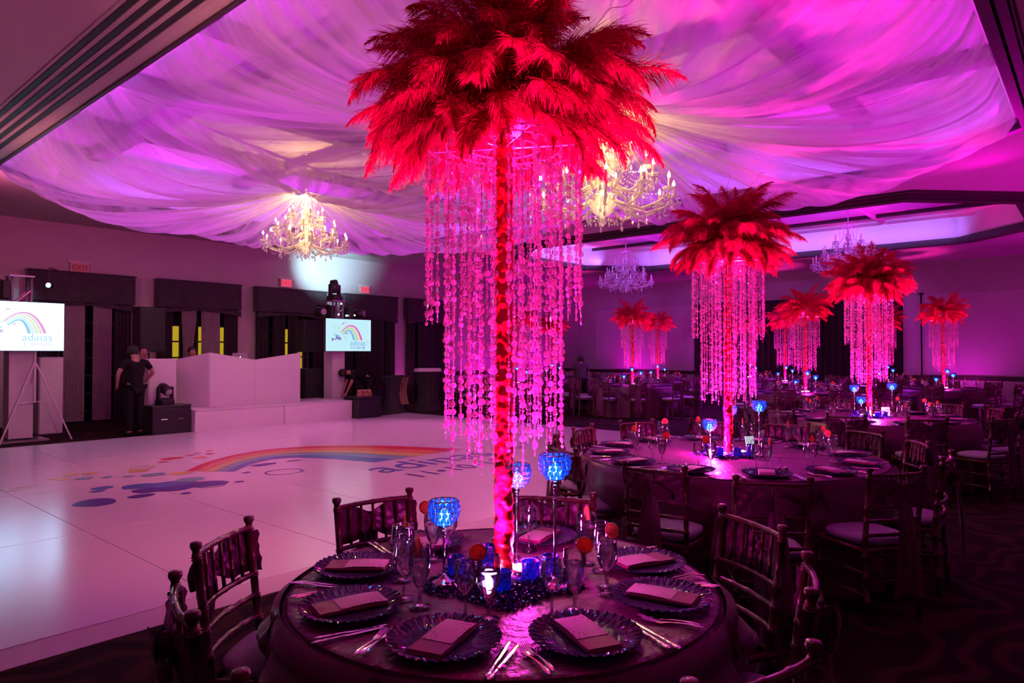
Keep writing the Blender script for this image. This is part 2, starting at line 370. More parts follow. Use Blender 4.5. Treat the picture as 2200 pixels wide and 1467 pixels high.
# walls
struct('wall_left', MB().box(X0-0.1, X0, Y0, Y1, 0, ZC+0.05), PLASTER)
struct('wall_front', MB().box(X0, X1, Y0-0.1, Y0, 0, ZC+0.05), PLASTER)
WR = MB()
def wallr(y0, y1, z0, z1): WR.box(X1, X1+0.12, y0, y1, z0, z1)
wallr(Y0, Y1+0.12, 0, 0.80); wallr(Y0, Y1+0.12, 3.55, ZC+0.05)
wr = struct('wall_right', WR, PLASTER)
# back wall with door openings
OPEN = [(4.55, 6.30), (7.23, 9.0), (9.85, 11.70), (12.62, 14.42), (15.25, 16.7)]
WB = MB(); last = X0
for a, b in OPEN:
    WB.box(last, a, Y1, Y1+0.12, 0, ZC+0.05); WB.box(a, b, Y1, Y1+0.12, 2.75, ZC+0.05); last = b
WB.box(last, X1, Y1, Y1+0.12, 0, ZC+0.05)
wb = struct('wall_back', WB, PLASTER)
tr = struct('trim_1', MB().box(17.0, X1, Y1-0.03, Y1, 0.84, 0.93).box(17.0, X1, Y1-0.018, Y1, 0.78, 0.84), DARKW)
tr = struct('trim_2', MB().box(X1-0.03, X1, Y0, Y1, 0.80, 0.88).box(X1-0.018, X1, Y0, Y1, 0.74, 0.80), DARKW)
struct('baseboard_back', MB().box(16.9, X1, Y1-0.02, Y1, 0, 0.14), DARKW)
struct('baseboard_right', MB().box(X1-0.02, X1, Y0, Y1, 0, 0.14), DARKW)
# exterior blank behind the glazed doors (night outside, lit yellow at two doors)
NIGHT = M('night_glass', (0.008, 0.008, 0.012), 0.08, spec=0.8, namt=0.3)
YLIT = E('lit_yellow_pane', (0.80, 0.56, 0.02), 0.55)
MUNT = M('dark_window_frame', (0.03, 0.025, 0.02), 0.5)
VELV = M('dark_velvet_curtain', (0.030, 0.020, 0.027), 0.75, spec=0.25, sheen=0.25, nscale=5, namt=0.3)
VALM = M('dark_damask_valance', (0.050, 0.040, 0.048), 0.7, spec=0.3, sheen=0.3, nscale=7, namt=0.4)
SHEER = M('pale_sheer_curtain', (0.30, 0.24, 0.27), 0.9, spec=0.1, nscale=4, namt=0.2)
for i, (a, b) in enumerate(OPEN):
    wn = tag(link('window_%d' % (i+1), MB().box(a, b, Y1+0.05, Y1+0.07, 0, 2.75).mesh('window', NIGHT)), None, None, None, 'structure')
    n = 4; wv = (b-a)/n
    for j in range(n):
        for k in range(6):
            z0 = 0.25+k*0.41
            lit = (i == 1 and k >= 2 and k <= 4 and j in (0, 2, 3)) or (i == 2 and k <= 4 and j in (1, 2)) 
            struct('pane', MB().box(a+j*wv+0.02, a+(j+1)*wv-0.02, Y1+0.035, Y1+0.05, z0+0.02, z0+0.39), YLIT if lit else NIGHT, wn)
    for j in range(n+1): struct('muntin', MB().box(a+j*wv-0.022, a+j*wv+0.022, Y1+0.0, Y1+0.05, 0, 2.75), MUNT, wn)
    for k in range(7): struct('muntin', MB().box(a, b, Y1+0.005, Y1+0.048, 0.25+k*0.41-0.018, 0.25+k*0.41+0.018), MUNT, wn)
def pleat(x0, x1, y, z0, z1, n, amp, seed, flare=0.0, gather=None):
    rr = random.Random(seed); ph = [rr.uniform(0, TAU) for _ in range(4)]
    def fn(u, v):
        x = x0+(x1-x0)*u
        if gather: x += (gather-x)*0.35*math.exp(-((v-0.58)/0.2)**2)
        dy = amp*(math.sin(u*n*TAU+ph[0]+0.6*math.sin(v*2+ph[1]))+0.35*math.sin(u*n*2.3*TAU+ph[2]))
        return (x, y+dy*(0.6+0.4*(1-v))-flare*(1-v), z0+(z1-z0)*v)
    return MB().grid(fn, int(n*10), 8)
VALT = [(4.34, 6.51), (7.02, 9.19), (9.64, 11.89), (12.5, 14.62), (15.04, 16.9)]
vword = ['leftmost, behind the left truss tower', 'second from left, behind the turntable booth', 'middle, right of the booth', 'fourth from left, behind the right screen', 'rightmost, left of the big crystal drops']
for i, (a, b) in enumerate(VALT):
    t = thing('cornice_valance', 'dark damask box valance over the window %s' % vword[i], 'valance', ((a+b)/2, Y1, 2.75), 0, 'window valances')
    wd = (b-a)/2
    part(t, 'board', MB().bbox(-wd, wd, -0.26, -0.003, 0.0, 0.66, 0.02), VALM)
    part(t, 'trim', MB().box(-wd-0.012, wd+0.012, -0.275, -0.003, 0.655, 0.69), VALM)
    part(t, 'apron', MB().grid(lambda u, v: (-wd+2*wd*u, -0.235-0.008*math.sin(u*60), -0.02-(0.16*(1-v))*(0.25+0.75*abs(2*u-1)**1.5)), 40, 3), VALM)
    for s, (p, q) in enumerate(((a+0.03, a+0.42), (b-0.42, b-0.03))):
        solo('curtain_panel', pleat(p, q, Y1-0.12, 0.02, 2.76, 5, 0.03, i*7+s), VELV, 'dark velvet curtain at the %s side of the %s back window' % (('left', 'right')[s], vword[i].split(',')[0]), 'curtain', group='dark window curtains', smooth=True)
    if i < 2:
        spots = ((5.02, 5.45), (5.62, 6.02)) if i == 0 else ((7.62, 8.0), (8.12, 8.62))
        for s, (p, q) in enumerate(spots):
            solo('sheer_panel', pleat(p, q, Y1-0.19, 0.04, 2.76, 6, 0.018, 50+i*7+s, gather=(None if i == 0 else (7.75 if s == 0 else None))), SHEER,
                 'pale sheer curtain, %s one of the pair in the %s window' % (('left', 'right')[s], ('leftmost', 'second')[i]), 'curtain', group='pale sheer curtains', smooth=True)
    elif i == 2:
        for s, (p, q) in enumerate(((10.15, 10.55), (10.62, 10.95))):
            solo('curtain_panel', pleat(p, q, Y1-0.18, 0.02, 2.76, 5, 0.03, 90+s), VELV, 'dark velvet curtain %s of the middle window with yellow panes' % ('left of centre', 'at the centre')[s], 'curtain', group='dark window curtains', smooth=True)
    else:
        solo('curtain_panel', pleat(a+0.5, b-0.5, Y1-0.17, 0.02, 2.76, 9, 0.03, 120+i), VELV, 'wide dark velvet curtain closing the %s window of the back wall' % ('fourth', 'rightmost')[i-3], 'curtain', group='dark window curtains', smooth=True)
# right wall: recessed screens and dark curtain bays
def screen_bay(y0, y1, label):
    t = thing('wall_screen', label, 'screen', (X1, (y0+y1)/2, 0.80)); h = (y1-y0)/2
    part(t, 'surface', MB().box(0.03, 0.06, -h, h, 0, 2.75), M('screen_fabric', (0.66, 0.60, 0.64), 0.9, spec=0.05, nscale=1, namt=0.03))
    part(t, 'frame', MB().box(-0.0, 0.12, -h, -h+0.05, 0, 2.75).box(0, 0.12, h-0.05, h, 0, 2.75).box(0, 0.12, -h, h, 2.70, 2.75), PLASTER)
screen_bay(12.35, 17.1, 'tall pale projection screen recessed in the far wall left of the dark curtains')
screen_bay(4.45, 4.95, 'narrow pale wall panel right of the dark curtained bay')
screen_bay(-4.9, 4.40, 'wide pale wall panel at the far right behind the last table')
WR2 = MB().box(X1, X1+0.12, 17.1, Y1+0.12, 0.8, 3.55); struct('wall_panel', WR2, PLASTER, wr)
for k, (a, b, lb) in enumerate(((11.6, 12.3, 'narrow dark curtain beside the projection screen on the far wall'), (8.3, 11.6, 'broad dark curtain behind the middle crystal column on the far wall'),
                                (5.0, 8.3, 'broad dark curtain on the far wall behind the third feather plume'))):
    n = int((b-a)*4)+2
    def fn(u, v, a=a, b=b, n=n, k=k): return (X1-0.06+0.03*math.sin(u*n*TAU+k), a+(b-a)*u, 0.05+3.5*v)
    solo('curtain_panel', MB().grid(fn, n*10, 3), VELV, lb, 'curtain', group='dark window curtains', smooth=True)
struct('wall_panel', MB().box(X1+0.10, X1+0.12, 5.0, 12.35, 0.8, 3.55), BLACK, wr)
sw = thing('wall_switch', 'small dark switch plate on the purple back wall left of the waiter', 'switch', (21.3, Y1, 1.25))
part(sw, 'plate', MB().bbox(-0.06, 0.06, -0.012, 0, -0.09, 0.09, 0.004), BLACK); part(sw, 'toggle', MB().box(-0.012, 0.012, -0.03, -0.012, -0.02, 0.02), BLACK)
sw = thing('wall_switch', 'small switch plate on the back wall between the first and second windows', 'switch', (6.75, Y1, 2.05))
part(sw, 'plate', MB().bbox(-0.09, 0.09, -0.02, 0, -0.12, 0.12, 0.005), M('grey_plate', (0.25, 0.2, 0.22), 0.5)); part(sw, 'toggle', MB().box(-0.03, 0.03, -0.04, -0.02, -0.05, 0.05), BLACK)
# exit signs
for k, (u, z, on) in enumerate(((5.38, 3.56, 0.10), (10.64, 3.62, 0.9), (13.41, 3.62, 0.9))):
    t = thing('exit_sign', 'red lettered exit sign on the wall %s' % ('above the leftmost valance', 'above the middle valance', 'right of the white light pool')[k], 'exit sign', (u, Y1, z), 0, 'exit signs')
    part(t, 'mount', MB().box(-0.24, 0.24, -0.05, -0.002, 0.11, 0.16), M('sign_white', (0.7, 0.66, 0.68), 0.5))
    part(t, 'housing', MB().bbox(-0.19, 0.19, -0.07, -0.01, -0.13, 0.12, 0.01), M('sign_white', (0.7, 0.66, 0.68), 0.5))
    bk = part(t, 'face', MB().box(-0.165, 0.165, -0.075, -0.07, -0.11, 0.10), M('sign_pink%d' % k, (0.5, 0.2, 0.25), emis=(1, 0.10, 0.16), estr=on*0.6))
    tm = text_mesh('EXIT', 0.17, E('exit_red%d' % k, (1, 0.01, 0.03), on), align='CENTER'); link('lettering', tm, t, (0, -0.078, -0.06), (PI/2, 0, 0))
# ------------------------------------------------------------------ dance floor
LAM = M('white_vinyl_floor', (0.78, 0.72, 0.72), 0.20, spec=0.8, nscale=3, namt=0.04)
df = thing('dance_floor', 'large glossy white panelled dance floor with a rainbow print', 'dance floor', (0, 0, 0))
for i in range(11):
    for j in range(4):
        u0 = -1.47+i*1.2; v0 = 4.45+j*2.32
        part(df, 'floor_panel', MB().bbox(u0+0.003, u0+1.197, v0+0.003, v0+2.317, 0.0, 0.020+0.0005*((i*7+j*3) % 3), 0.002), LAM)
part(df, 'edge_ramp', MB().polyxz([(0, 0), (0.25, 0), (0.25, 0.018), (0.0, 0.004)], -1.47, 11.73).xf(Matrix(((0, 1, 0, 0), (1, 0, 0, 4.20), (0, 0, 1, 0), (0, 0, 0, 1)))), M('white_edge_ramp', (0.62, 0.50, 0.54), 0.5, spec=0.3, nscale=3, namt=0.05))
part(df, 'edge_ramp', MB().polyxz([(0, 0), (0.25, 0), (0.25, 0.004), (0.0, 0.018)], -1.47, 11.73).xf(Matrix(((0, 1, 0, 0), (1, 0, 0, 13.73), (0, 0, 1, 0), (0, 0, 0, 1)))), LAM)
part(df, 'edge_ramp', MB().box(11.73, 11.95, 4.20, 13.98, 0, 0.012), LAM)
# the printed rainbow (same artwork on floor and screens); artwork units: X right, Y down
BAND = [(0.62, 0.03, 0.06), (0.72, 0.22, 0.08), (0.62, 0.55, 0.12), (0.20, 0.42, 0.42), (0.22, 0.16, 0.55)]
def band_pts(t, k):                         # k 0..1 from outer to inner edge of the arch
    P0 = (520+35*k, 975+45*k); P1 = (640-15*k, 838+116*k); P2 = (770-110*k, 850+90*k); P3 = (845-150*k, 1085)
    a = (1-t)**3; b = 3*t*(1-t)**2; c = 3*t*t*(1-t); d = t**3
    return (a*P0[0]+b*P1[0]+c*P2[0]+d*P3[0], a*P0[1]+b*P1[1]+c*P2[1]+d*P3[1])
BLOBS = [(396, 1077, 17, 1.0, 4), (434, 1078, 12, 0.7, 4), (452, 1055, 18, 0.8, 4), (470, 1062, 20, .8, 4), (500, 1066, 22, .7, 4), (452, 1028, 18, .8, 5), (424, 1010, 10, .8, 5), (415, 1024, 7, .8, 5), (478, 1040, 22, .8, 5), (500, 1030, 16, .7, 3),
         (428, 903, 8, .7, 2), (444, 912, 8, .8, 2), (412, 928, 7, .8, 2), (430, 940, 9, .8, 3), (448, 950, 6, .8, 3), (405, 915, 5, .8, 2), (485, 934, 11, .8, 2), (487, 972, 13, .8, 3), (465, 962, 6, .8, 3), (510, 985, 12, .7, 2), (549, 870, 14, .6, 0), (576, 889, 9, .7, 1), (530, 890, 6, .7, 0), (612, 838, 4, .8, 0), (590, 850, 4, .8, 0), (575, 862, 5, .7, 0), (600, 866, 6, .7, 0), (528, 1080, 5, .8, 4), (466, 1097, 5, .8, 4), (560, 1035, 5, .8, 4), (640, 1000, 10, .4, 4), (600, 1000, 16, .5, 4)]
RINGS = [(369, 952, 11, 1), (497, 915, 14, 2), (590, 1062, 22, 4), (500, 1078, 14, 4), (860, 1100, 16, 1), (900, 1120, 24, 4), (925, 1090, 12, 0), (880, 1070, 10, 2), (950, 1110, 9, 4)]
COLS = BAND[:4] + [(0.10, 0.04, 0.30), (0.10, 0.16, 0.42)]
def artwork(put, mats, letter=None, simple=False):
    for i in range(5):
        k0 = i/5.0; k1 = (i+0.92)/5.0; mb = MB()
        mb.grid(lambda u, v: (*band_pts(u, k0+(k1-k0)*v), 0), 30, 1); put('rainbow_band', mb, mats[min(i, 3) if i < 4 else 5])
    for x, y, r, sq, c in BLOBS:
        n = 18; mb = MB(); rr = random.Random(int(x*y))
        ph = rr.uniform(0, 6)
        mb.add([(x+r*math.cos(TAU*j/n)*(1+.08*math.sin(3*TAU*j/n+ph)), y+r*sq*math.sin(TAU*j/n)*(1+.1*math.sin(2*TAU*j/n+ph)), 0) for j in range(n)], [tuple(range(n))]); put('splash', mb, mats[c])
    for x, y, r, c in RINGS:
        put('splash_ring', MB().grid(lambda u, v: (x+(r-2.2*v)*math.cos(TAU*u), y+.8*(r-2.2*v)*math.sin(TAU*u), 0), 20, 1), mats[c])
FM = [M('floor_print_%d' % i, c, 0.28, nscale=3, namt=0.25) for i, c in enumerate(COLS)]
fz = [0.0225]
def put_floor(n, mb, m):
    fz[0] += 0.00004
    mb.v = [(4.08+(x-520)*0.0119, 9.28-(y-975)*0.012, fz[0]) for x, y, z in mb.v]
    mb.f = [tuple(reversed(f)) for f in mb.f]
    part(df, n, mb, m)
artwork(put_floor, FM)
for s, x, y, sz, cm in (('adinas', 655, 1153, 0.92, 5), ('11\u202210\u202218', 660, 1203, 0.50, 4)):
    fz[0] += 0.0002
    link('lettering', text_mesh(s, sz, FM[cm]), df, (4.08+(x-520)*0.0119, 9.28-(y-975)*0.012, fz[0]))
# ------------------------------------------------------------------ ceiling drapes: two sheer canopies, each gathered over a chandelier
def ray_poly(g, a, P):
    d = (math.cos(a), math.sin(a)); best = 1e9
    for i in range(len(P)):
        p, q = P[i], P[(i+1) % len(P)]
        ex, ey = q[0]-p[0], q[1]-p[1]; den = d[0]*ey-d[1]*ex
        if abs(den) < 1e-9: continue
        t = ((p[0]-g[0])*ey-(p[1]-g[1])*ex)/den; s = ((p[0]-g[0])*d[1]-(p[1]-g[1])*d[0])/den
        if t > 0 and -1e-6 <= s <= 1+1e-6: best = min(best, t)
    return best
VM = 8.1; IN = offs(T1P, -0.03)
HALF = {0: [IN[0], IN[1], IN[2], (12.17, VM), (2.83, VM), IN[7]], 1: [(2.83, VM), (12.17, VM), IN[3], IN[4], IN[5], IN[6]]}
CH = [(7.30, 4.78), (7.35, 11.6)]
def canopy(k, label, npan, seed):
    g = CH[k]; P = HALF[k]; rr = random.Random(seed)
    t = thing('ceiling_drape', label, 'drape', (g[0], g[1], ZC))
    ph = [rr.uniform(0, TAU) for _ in range(6)]
    def surf(a, s):
        r0 = ray_poly(g, a, P); x0 = g[0]+math.cos(a)*r0; y0 = g[1]+math.sin(a)*r0
        mid = abs(y0-VM) < 0.02
        wmid = 1.0 if mid else 0.0
        za = ZC-0.02-(0.50*(1-((x0-7.4)/4.75)**2) if mid else 0)
        S = (0.80+0.10*math.sin(3*a+ph[0])+0.07*math.sin(7*a+ph[1]))
        edge = min(1.0, abs(y0-VM)/1.6)
        S = S*(0.30+0.70*edge) if not mid else S*0.30
        S *= min(1.0, 0.35+r0/5.0)
        sh = (s**0.62)*((1-s)**1.15)/0.452
        r = r0+(0.20-r0)*(s**1.12)
        z = za+(4.66-za)*(s**1.6)-S*sh
        am = math.sin(PI*min(1, s*1.02))**0.7
        z += am*(0.035*math.sin(46*a+ph[2]+2.0*s)+0.022*math.sin(103*a+ph[3]-3*s)+0.03*math.sin(17*a+ph[4]+4*s))
        aa = a+am*0.010*math.sin(61*a+ph[5])
        return (math.cos(aa)*r, math.sin(aa)*r, z-ZC)
    for i in range(npan):
        a0 = TAU*i/npan+ph[0]; a1 = TAU*(i+1)/npan+ph[0]
        slit = 0.0 if rr.random() < 0.30 else rr.uniform(0.03, 0.075); c = rr.uniform(0.3, 0.55); over = 0.012
        def fn(u, v):
            sq = slit*math.exp(-((v-c)/0.16)**2)
            a = (a0-over)+(a1-a0+2*over-sq)*u
            return surf(a, v)
        mb = MB(); mb.grid(fn, 44, 26); mb.uv = [((i+x/44)/npan, y/26) for x in range(45) for y in range(27)]
        part(t, 'fabric_panel', mb, DRAPE, smooth=True)
canopy(0, 'sheer swagged ceiling drape gathered over the nearer chandelier, right side of the tray', 14, 3)
canopy(1, 'sheer swagged ceiling drape gathered over the farther lit chandelier at left', 14, 11)
# ------------------------------------------------------------------ chandeliers
BULB_ON = E('lit_candle_bulb', (1.0, 0.78, 0.40), 26.0); BULB_OFF = M('unlit_candle_bulb', (0.6, 0.5, 0.7), 0.15)
WAXM = M('candle_sleeve', (0.75, 0.62, 0.40), 0.5); CHROME = M('silver_metal', (0.75, 0.72, 0.74), 0.18, metal=1.0, namt=0.05)
ARMG = thin_glass('glass_arm', (0.90, 0.86, 0.80), base=0.25, rough=0.12, body=(0.95, 0.92, 0.82), bodyw=0.45)
def chandelier(lit):
    bulb = BULB_ON if lit else BULB_OFF
    P = []
    col = MB().lathe([(0.012, 1.30), (0.03, 1.26), (0.10, 1.24), (0.12, 1.22), (0.03, 1.18), (0.025, 1.05), (0.06, 1.0), (0.07, 0.93), (0.03, 0.86), (0.03, 0.72), (0.09, 0.66), (0.10, 0.6), (0.04, 0.5), (0.04, 0.4), (0.12, 0.34), (0.16, 0.26), (0.10, 0.16), (0.03, 0.10), (0.05, 0.05), (0.005, 0.0)], 14)
    P.append(('centre_column', col.mesh('centre_column', CRYS, True), (0, 0, 0), None, []))
    def arm_set(R0, zb, n, z_cup, ph):
        arm = MB().tube([(0.08, 0, zb), (R0*0.35, 0, zb-0.10), (R0*0.62, 0, zb-0.17), (R0*0.85, 0, zb-0.12), (R0*0.97, 0, z_cup-0.05), (R0, 0, z_cup)], [0.018, 0.017, 0.016, 0.015, 0.013, 0.012], 6).mesh('arm', ARMG, True)
        cup = MB().lathe([(0.012, 0), (0.055, 0.012), (0.075, 0.03), (0.07, 0.034), (0.012, 0.02)], 10)
        for k in range(6):
            a = TAU*k/6; x, y = 0.068*math.cos(a), 0.068*math.sin(a)
            cup.ball((x, y, -0.005), 0.009, n=5, m=4); cup.ball((x, y, -0.05), 0.012, rz=0.03, n=5, m=4)
        cup = cup.mesh('drip_cup', CRYS, True)
        can = MB().lathe([(0.013, 0.02), (0.013, 0.13), (0.008, 0.135)], 8).mesh('candle', WAXM, True)
        blb = MB().lathe([(0.006, 0.13), (0.017, 0.15), (0.016, 0.165), (0.008, 0.19), (0.001, 0.205)], 8).mesh('bulb', bulb, True)
        chain = MB()
        for q in range(16):
            t = q/15; x = 0.06+(R0-0.06)*t; z = z_cup+0.34*(1-t)**2-0.05*math.sin(PI*t)
            chain.ball((x, 0, z), 0.011, n=5, m=4)
        chain = chain.mesh('bead_chain', CRYS)
        swag = MB(); da = TAU/n
        for q in range(12):
            t = q/11; a = da*t; r = R0*(math.cos(da/2)/math.cos(a-da/2)); z = z_cup-0.02-0.13*math.sin(PI*t)
            swag.ball((r*math.cos(a), r*math.sin(a), z), 0.010, n=5, m=4)
        swag = swag.mesh('bead_swag', CRYS)
        drop = MB().tube([(0, 0, 0), (0, 0, -0.06)], 0.004, 4).ball((0, 0, -0.09), 0.016, rz=0.036, n=6, m=5).ball((0, 0, -0.03), 0.009, n=5, m=4).mesh('pendant_drop', CRYS)
        for k in range(n):
            a = TAU*k/n+ph
            P.append(('arm', arm, (0, 0, 0), (0, 0, a), [('drip_cup', cup, (R0, 0, z_cup), None), ('candle', can, (R0, 0, z_cup), None), ('bulb', blb, (R0, 0, z_cup), None), ('pendant_drop', drop, (R0*0.62, 0, zb-0.18), None)]))
            P.append(('bead_chain', chain, (0, 0, 0), (0, 0, a), []))
            P.append(('bead_swag', swag, (0, 0, 0), (0, 0, a), []))
            P.append(('pendant_drop', drop, (R0*math.cos(a), R0*math.sin(a), z_cup-0.04), None, []))
    arm_set(0.78, 0.32, 12, 0.30, 0.0); arm_set(0.56, 0.52, 10, 0.55, 0.2); arm_set(0.32, 0.80, 6, 0.80, 0.1)
    crown = MB()
    for k in range(10):
        a = TAU*k/10; c, s = math.cos(a), math.sin(a)
        crown.tube([(0.04*c, 0.04*s, 1.16), (0.14*c, 0.14*s, 1.22), (0.19*c, 0.19*s, 1.16)], 0.008, 4)
        for q in range(7): crown.ball((0.19*c, 0.19*s, 1.13-q*0.045), 0.010, n=5, m=4)
    P.append(('crown', crown.mesh('crown', CRYS), (0, 0, 0), None, []))
    fr = MB().tube([(0, 0, .05), (0, 0, -0.05)], 0.003, 4).ball((0, 0, -0.075), 0.013, rz=0.028, n=5, m=4).mesh('fringe_drop', CRYS)
    for k in range(39):
        a = TAU*k/39; r = (0.16, 0.30, 0.44)[k % 3]; z = (0.12, 0.20, 0.24)[k % 3]
        P.append(('fringe_drop', fr, (r*math.cos(a), r*math.sin(a), z), None, []))
    return P
CH_ON = chandelier(True); CH_OFF = chandelier(False)
ROD = lambda h: MB().tube([(0, 0, 1.25), (0, 0, h)], 0.010, 6).lathe([(0.05, h-0.03), (0.06, h-0.01), (0.06, h)], 12).mesh('suspension_rod', CHROME, True)
for (x, y), z, lb, k_ in ((CH[0], 3.20, 'lit crystal chandelier behind the big red plume, nearest of the four', 1.14), (CH[1], 3.40, 'lit crystal chandelier hanging under the drape at left, above the stage', 1.0)):
    t = place(CH_ON, 'crystal_chandelier', lb, 'chandelier', (x, y, z), 0.1, 'crystal chandeliers', k_); link('suspension_rod', ROD((5.45-z)/k_), t)
    for dz, e in ((1.16, 120), (0.62, 10), (0.36, 9)): light('chandelier_glow', 'POINT', (x, y, z+dz), (1.0, 0.62, 0.16) if dz > 1 else WARM, e, size=0.2)
    for k in range(3):
        a = TAU*k/3+.4; light('chandelier_bulbs', 'POINT', (x+.78*math.cos(a), y+.78*math.sin(a), z+0.50), WARM, 6.0, size=0.06)
for x, y, z, lb in ((17.75, 10.8, 3.42, 'unlit crystal chandelier glowing violet, left of the second plume'), (17.75, 4.6, 3.45, 'unlit crystal chandelier glowing violet behind the third red plume')):
    t = place(CH_OFF, 'crystal_chandelier', lb, 'chandelier', (x, y, z), 0.2, 'crystal chandeliers', 1.0); link('suspension_rod', ROD(5.16-z), t)
# ------------------------------------------------------------------ feather centrepieces
def feather_mesh(seed, e0, bend, L, nb=340, wid=0.0026):
    """plume in the local XZ plane: root at the origin, leaving at elevation e0 and curving down by bend"""
    rr = random.Random(seed); mb = MB(); n = 24; pts = []; p = Vector((0, 0, 0)); tang = []
    for i in range(n+1):
        t = i/n; e = e0-bend*(0.25*t+0.75*t**2.2); d = Vector((math.cos(e), 0.05*math.sin(3*t+seed), math.sin(e))).normalized()
        pts.append(p.copy()); tang.append(d); p = p+d*(L/n)
    mb.tube(pts, [0.0028*(1-0.8*i/n)+0.0004 for i in range(n+1)], 4, cap=False)
    side0 = Vector((0, 1, 0))
    for k in range(nb):
        t = 0.10+0.90*(k/nb)**0.92; f = t*n; i = min(n-1, int(f)); q = f-i
        base = pts[i].lerp(pts[i+1], q); d = tang[i]
        for s in (-1, 1):
            nrm = d.cross(side0).normalized()
            side = (side0*s*rr.uniform(0.75, 1.0)+nrm*rr.uniform(-0.75, 0.55)).normalized()
            ln = (0.120*(math.sin(PI*min(1, t*1.0+0.06))**0.55)*(0.55 if t > .9 else 1)+0.02)*rr.uniform(0.6, 1.15)*(L/0.56)
            b0 = base; dirn = (d*rr.uniform(0.55, 1.0)+side*0.9).normalized(); ps = [b0]; m = 3
            droop = rr.uniform(0.25, 0.85); curl = rr.uniform(-0.25, 0.35)
            for j in range(m):
                dirn = (dirn+Vector((0, 0, -droop*0.55))+d*0.18+side*curl*0.3).normalized(); ps.append(ps[-1]+dirn*(ln/m))
            wv = (dirn.cross(Vector((rr.uniform(-1, 1), rr.uniform(-1, 1), rr.uniform(-.4, 1)))).normalized())*wid
            o = []
            for j in range(m): o += [ps[j]-wv*(1-j/m*0.6)*.5, ps[j]+wv*(1-j/m*0.6)*.5]
            o.append(ps[m]); mb.add(o, [(0, 1, 3, 2), (2, 3, 5, 4), (4, 5, 6)])
    return mb.mesh('feather', FEATH)
FCLS = []   # (elevation class) -> variants
for ci, (e, b, L) in enumerate(((R(80), R(75), 0.60), (R(60), R(95), 0.62), (R(42), R(98), 0.62), (R(25), R(92), 0.60), (R(8), R(80), 0.56), (R(-10), R(66), 0.46))):
    FCLS.append([feather_mesh(10*ci+j, e+R(4*j), b*(0.85+0.3*j), L*(1-.06*j)) for j in range(3)])
SATIN = M('red_satin', (0.78, 0.004, 0.022), 0.30, spec=0.45, nscale=30, namt=0.15)
def strand_mesh(seed, L, seg=1.0):
    rr = random.Random(seed); mb = MB(); z = 0.0
    mb.tube([(0, 0, 0), (0, 0, -L)], 0.0007, 3)
    while z < L:
        r = rr.choice((0.0035, 0.0035, 0.005, 0.006, 0.008, 0.0115, 0.013)) * 1.0
        a = rr.uniform(0, PI)
        mb.disc((0, 0, -z-r), r, (math.cos(a), math.sin(a), rr.uniform(-.15, .15)), 10 if r > .007 else 7, 0.0011); z += 2*r+0.0015
    return mb.mesh('bead_strand', BEAD)
ST_S = [strand_mesh(i, 0.62+0.02*(i % 3)) for i in range(5)]; ST_L = [strand_mesh(20+i, 1.08+0.03*(i % 4)) for i in range(5)]
def wrapped_column(seed):
    rr = random.Random(seed)
    o = rr.uniform(0, 50)
    def fn(u, v):                       # scrunched satin: ridged folds running mostly around the tube
        a = TAU*u; z = 0.03+1.60*v; c, s = math.cos(a), math.sin(a)
        n1 = noise.noise(Vector((c*0.9+o, s*0.9, z*17))); n2 = noise.noise(Vector((c*1.6, s*1.6+o, z*34+c*1.5))); n3 = noise.noise(Vector((c*2.4+o, s*2.4, z*60)))
        w = 0.0275+0.0075*(1-abs(n1)*1.9)+0.006*(0.5-abs(n2))+0.003*n3
        return (w*c+0.003*noise.noise(Vector((o, 0, z*7))), w*s, z)
    return MB().grid(fn, 30, 420, True).mesh('satin_column', SATIN, True)
COLS3 = [wrapped_column(i) for i in range(3)]
PUCK = E('led_puck_glow', (1.0, 0.42, 0.95), 30.0)
HUBM = M('white_hub', (0.8, 0.7, 0.75), 0.5); RINGM = M('wire_ring', (0.7, 0.6, 0.65), 0.3, metal=0.8)
RING_MESH = MB()
for r, z in ((0.285, 0), (0.215, 0), (0.13, 0)): RING_MESH.tube([(r*math.cos(TAU*k/32), r*math.sin(TAU*k/32), z) for k in range(33)], 0.004, 5)
for k in range(6): RING_MESH.tube([(0.02*math.cos(TAU*k/6), 0.02*math.sin(TAU*k/6), 0), (0.285*math.cos(TAU*k/6), 0.285*math.sin(TAU*k/6), 0)], 0.003, 4)
RING_MESH = RING_MESH.mesh('crystal_ring', RINGM)
HUB_MESH = MB().lathe([(0.03, -0.05), (0.07, -0.02), (0.09, 0.04), (0.07, 0.10), (0.01, 0.13)], 16).mesh('hub', HUBM, True)
PUCK_BODY = MB().lathe([(0.05, 0), (0.055, 0.005), (0.055, 0.025), (0.05, 0.03), (0.044, 0.031)], 24).mesh('puck_body', CHROME, True)
PUCK_LENS = MB().lathe([(0.044, 0.031), (0.03, 0.036), (0.002, 0.038)], 24).mesh('puck_lens', PUCK, True)
BASE_MESH = MB().lathe([(0.10, 0), (0.10, 0.012), (0.035, 0.02), (0.033, 0.04)], 24).mesh('base', CHROME, True)
WIREM = M('curled_wire', (0.5, 0.1, 0.2), 0.3, metal=0.6)
def wire_mesh(seed):
    rr = random.Random(seed); p = Vector((0, 0, 0)); pts = []; d = Vector((0.5, 0, 0.85)); ph = rr.uniform(0, 6)
    for i in range(40):
        pts.append(p.copy()); c = max(0, (i-18)/22)
        d = (d+Vector((0.05*math.sin(i*.5+ph), 0.06*math.cos(i*.4+ph), -0.01)) + c*0.45*Vector((math.cos(i*.7), math.sin(i*.9+ph), -math.sin(i*.7)))).normalized(); p = p+d*0.0175
    return MB().tube(pts, 0.0011, 4).ball(pts[-1], 0.004, n=5, m=4).mesh('curled_wire', WIREM)
WIRES = [wire_mesh(i) for i in range(3)]
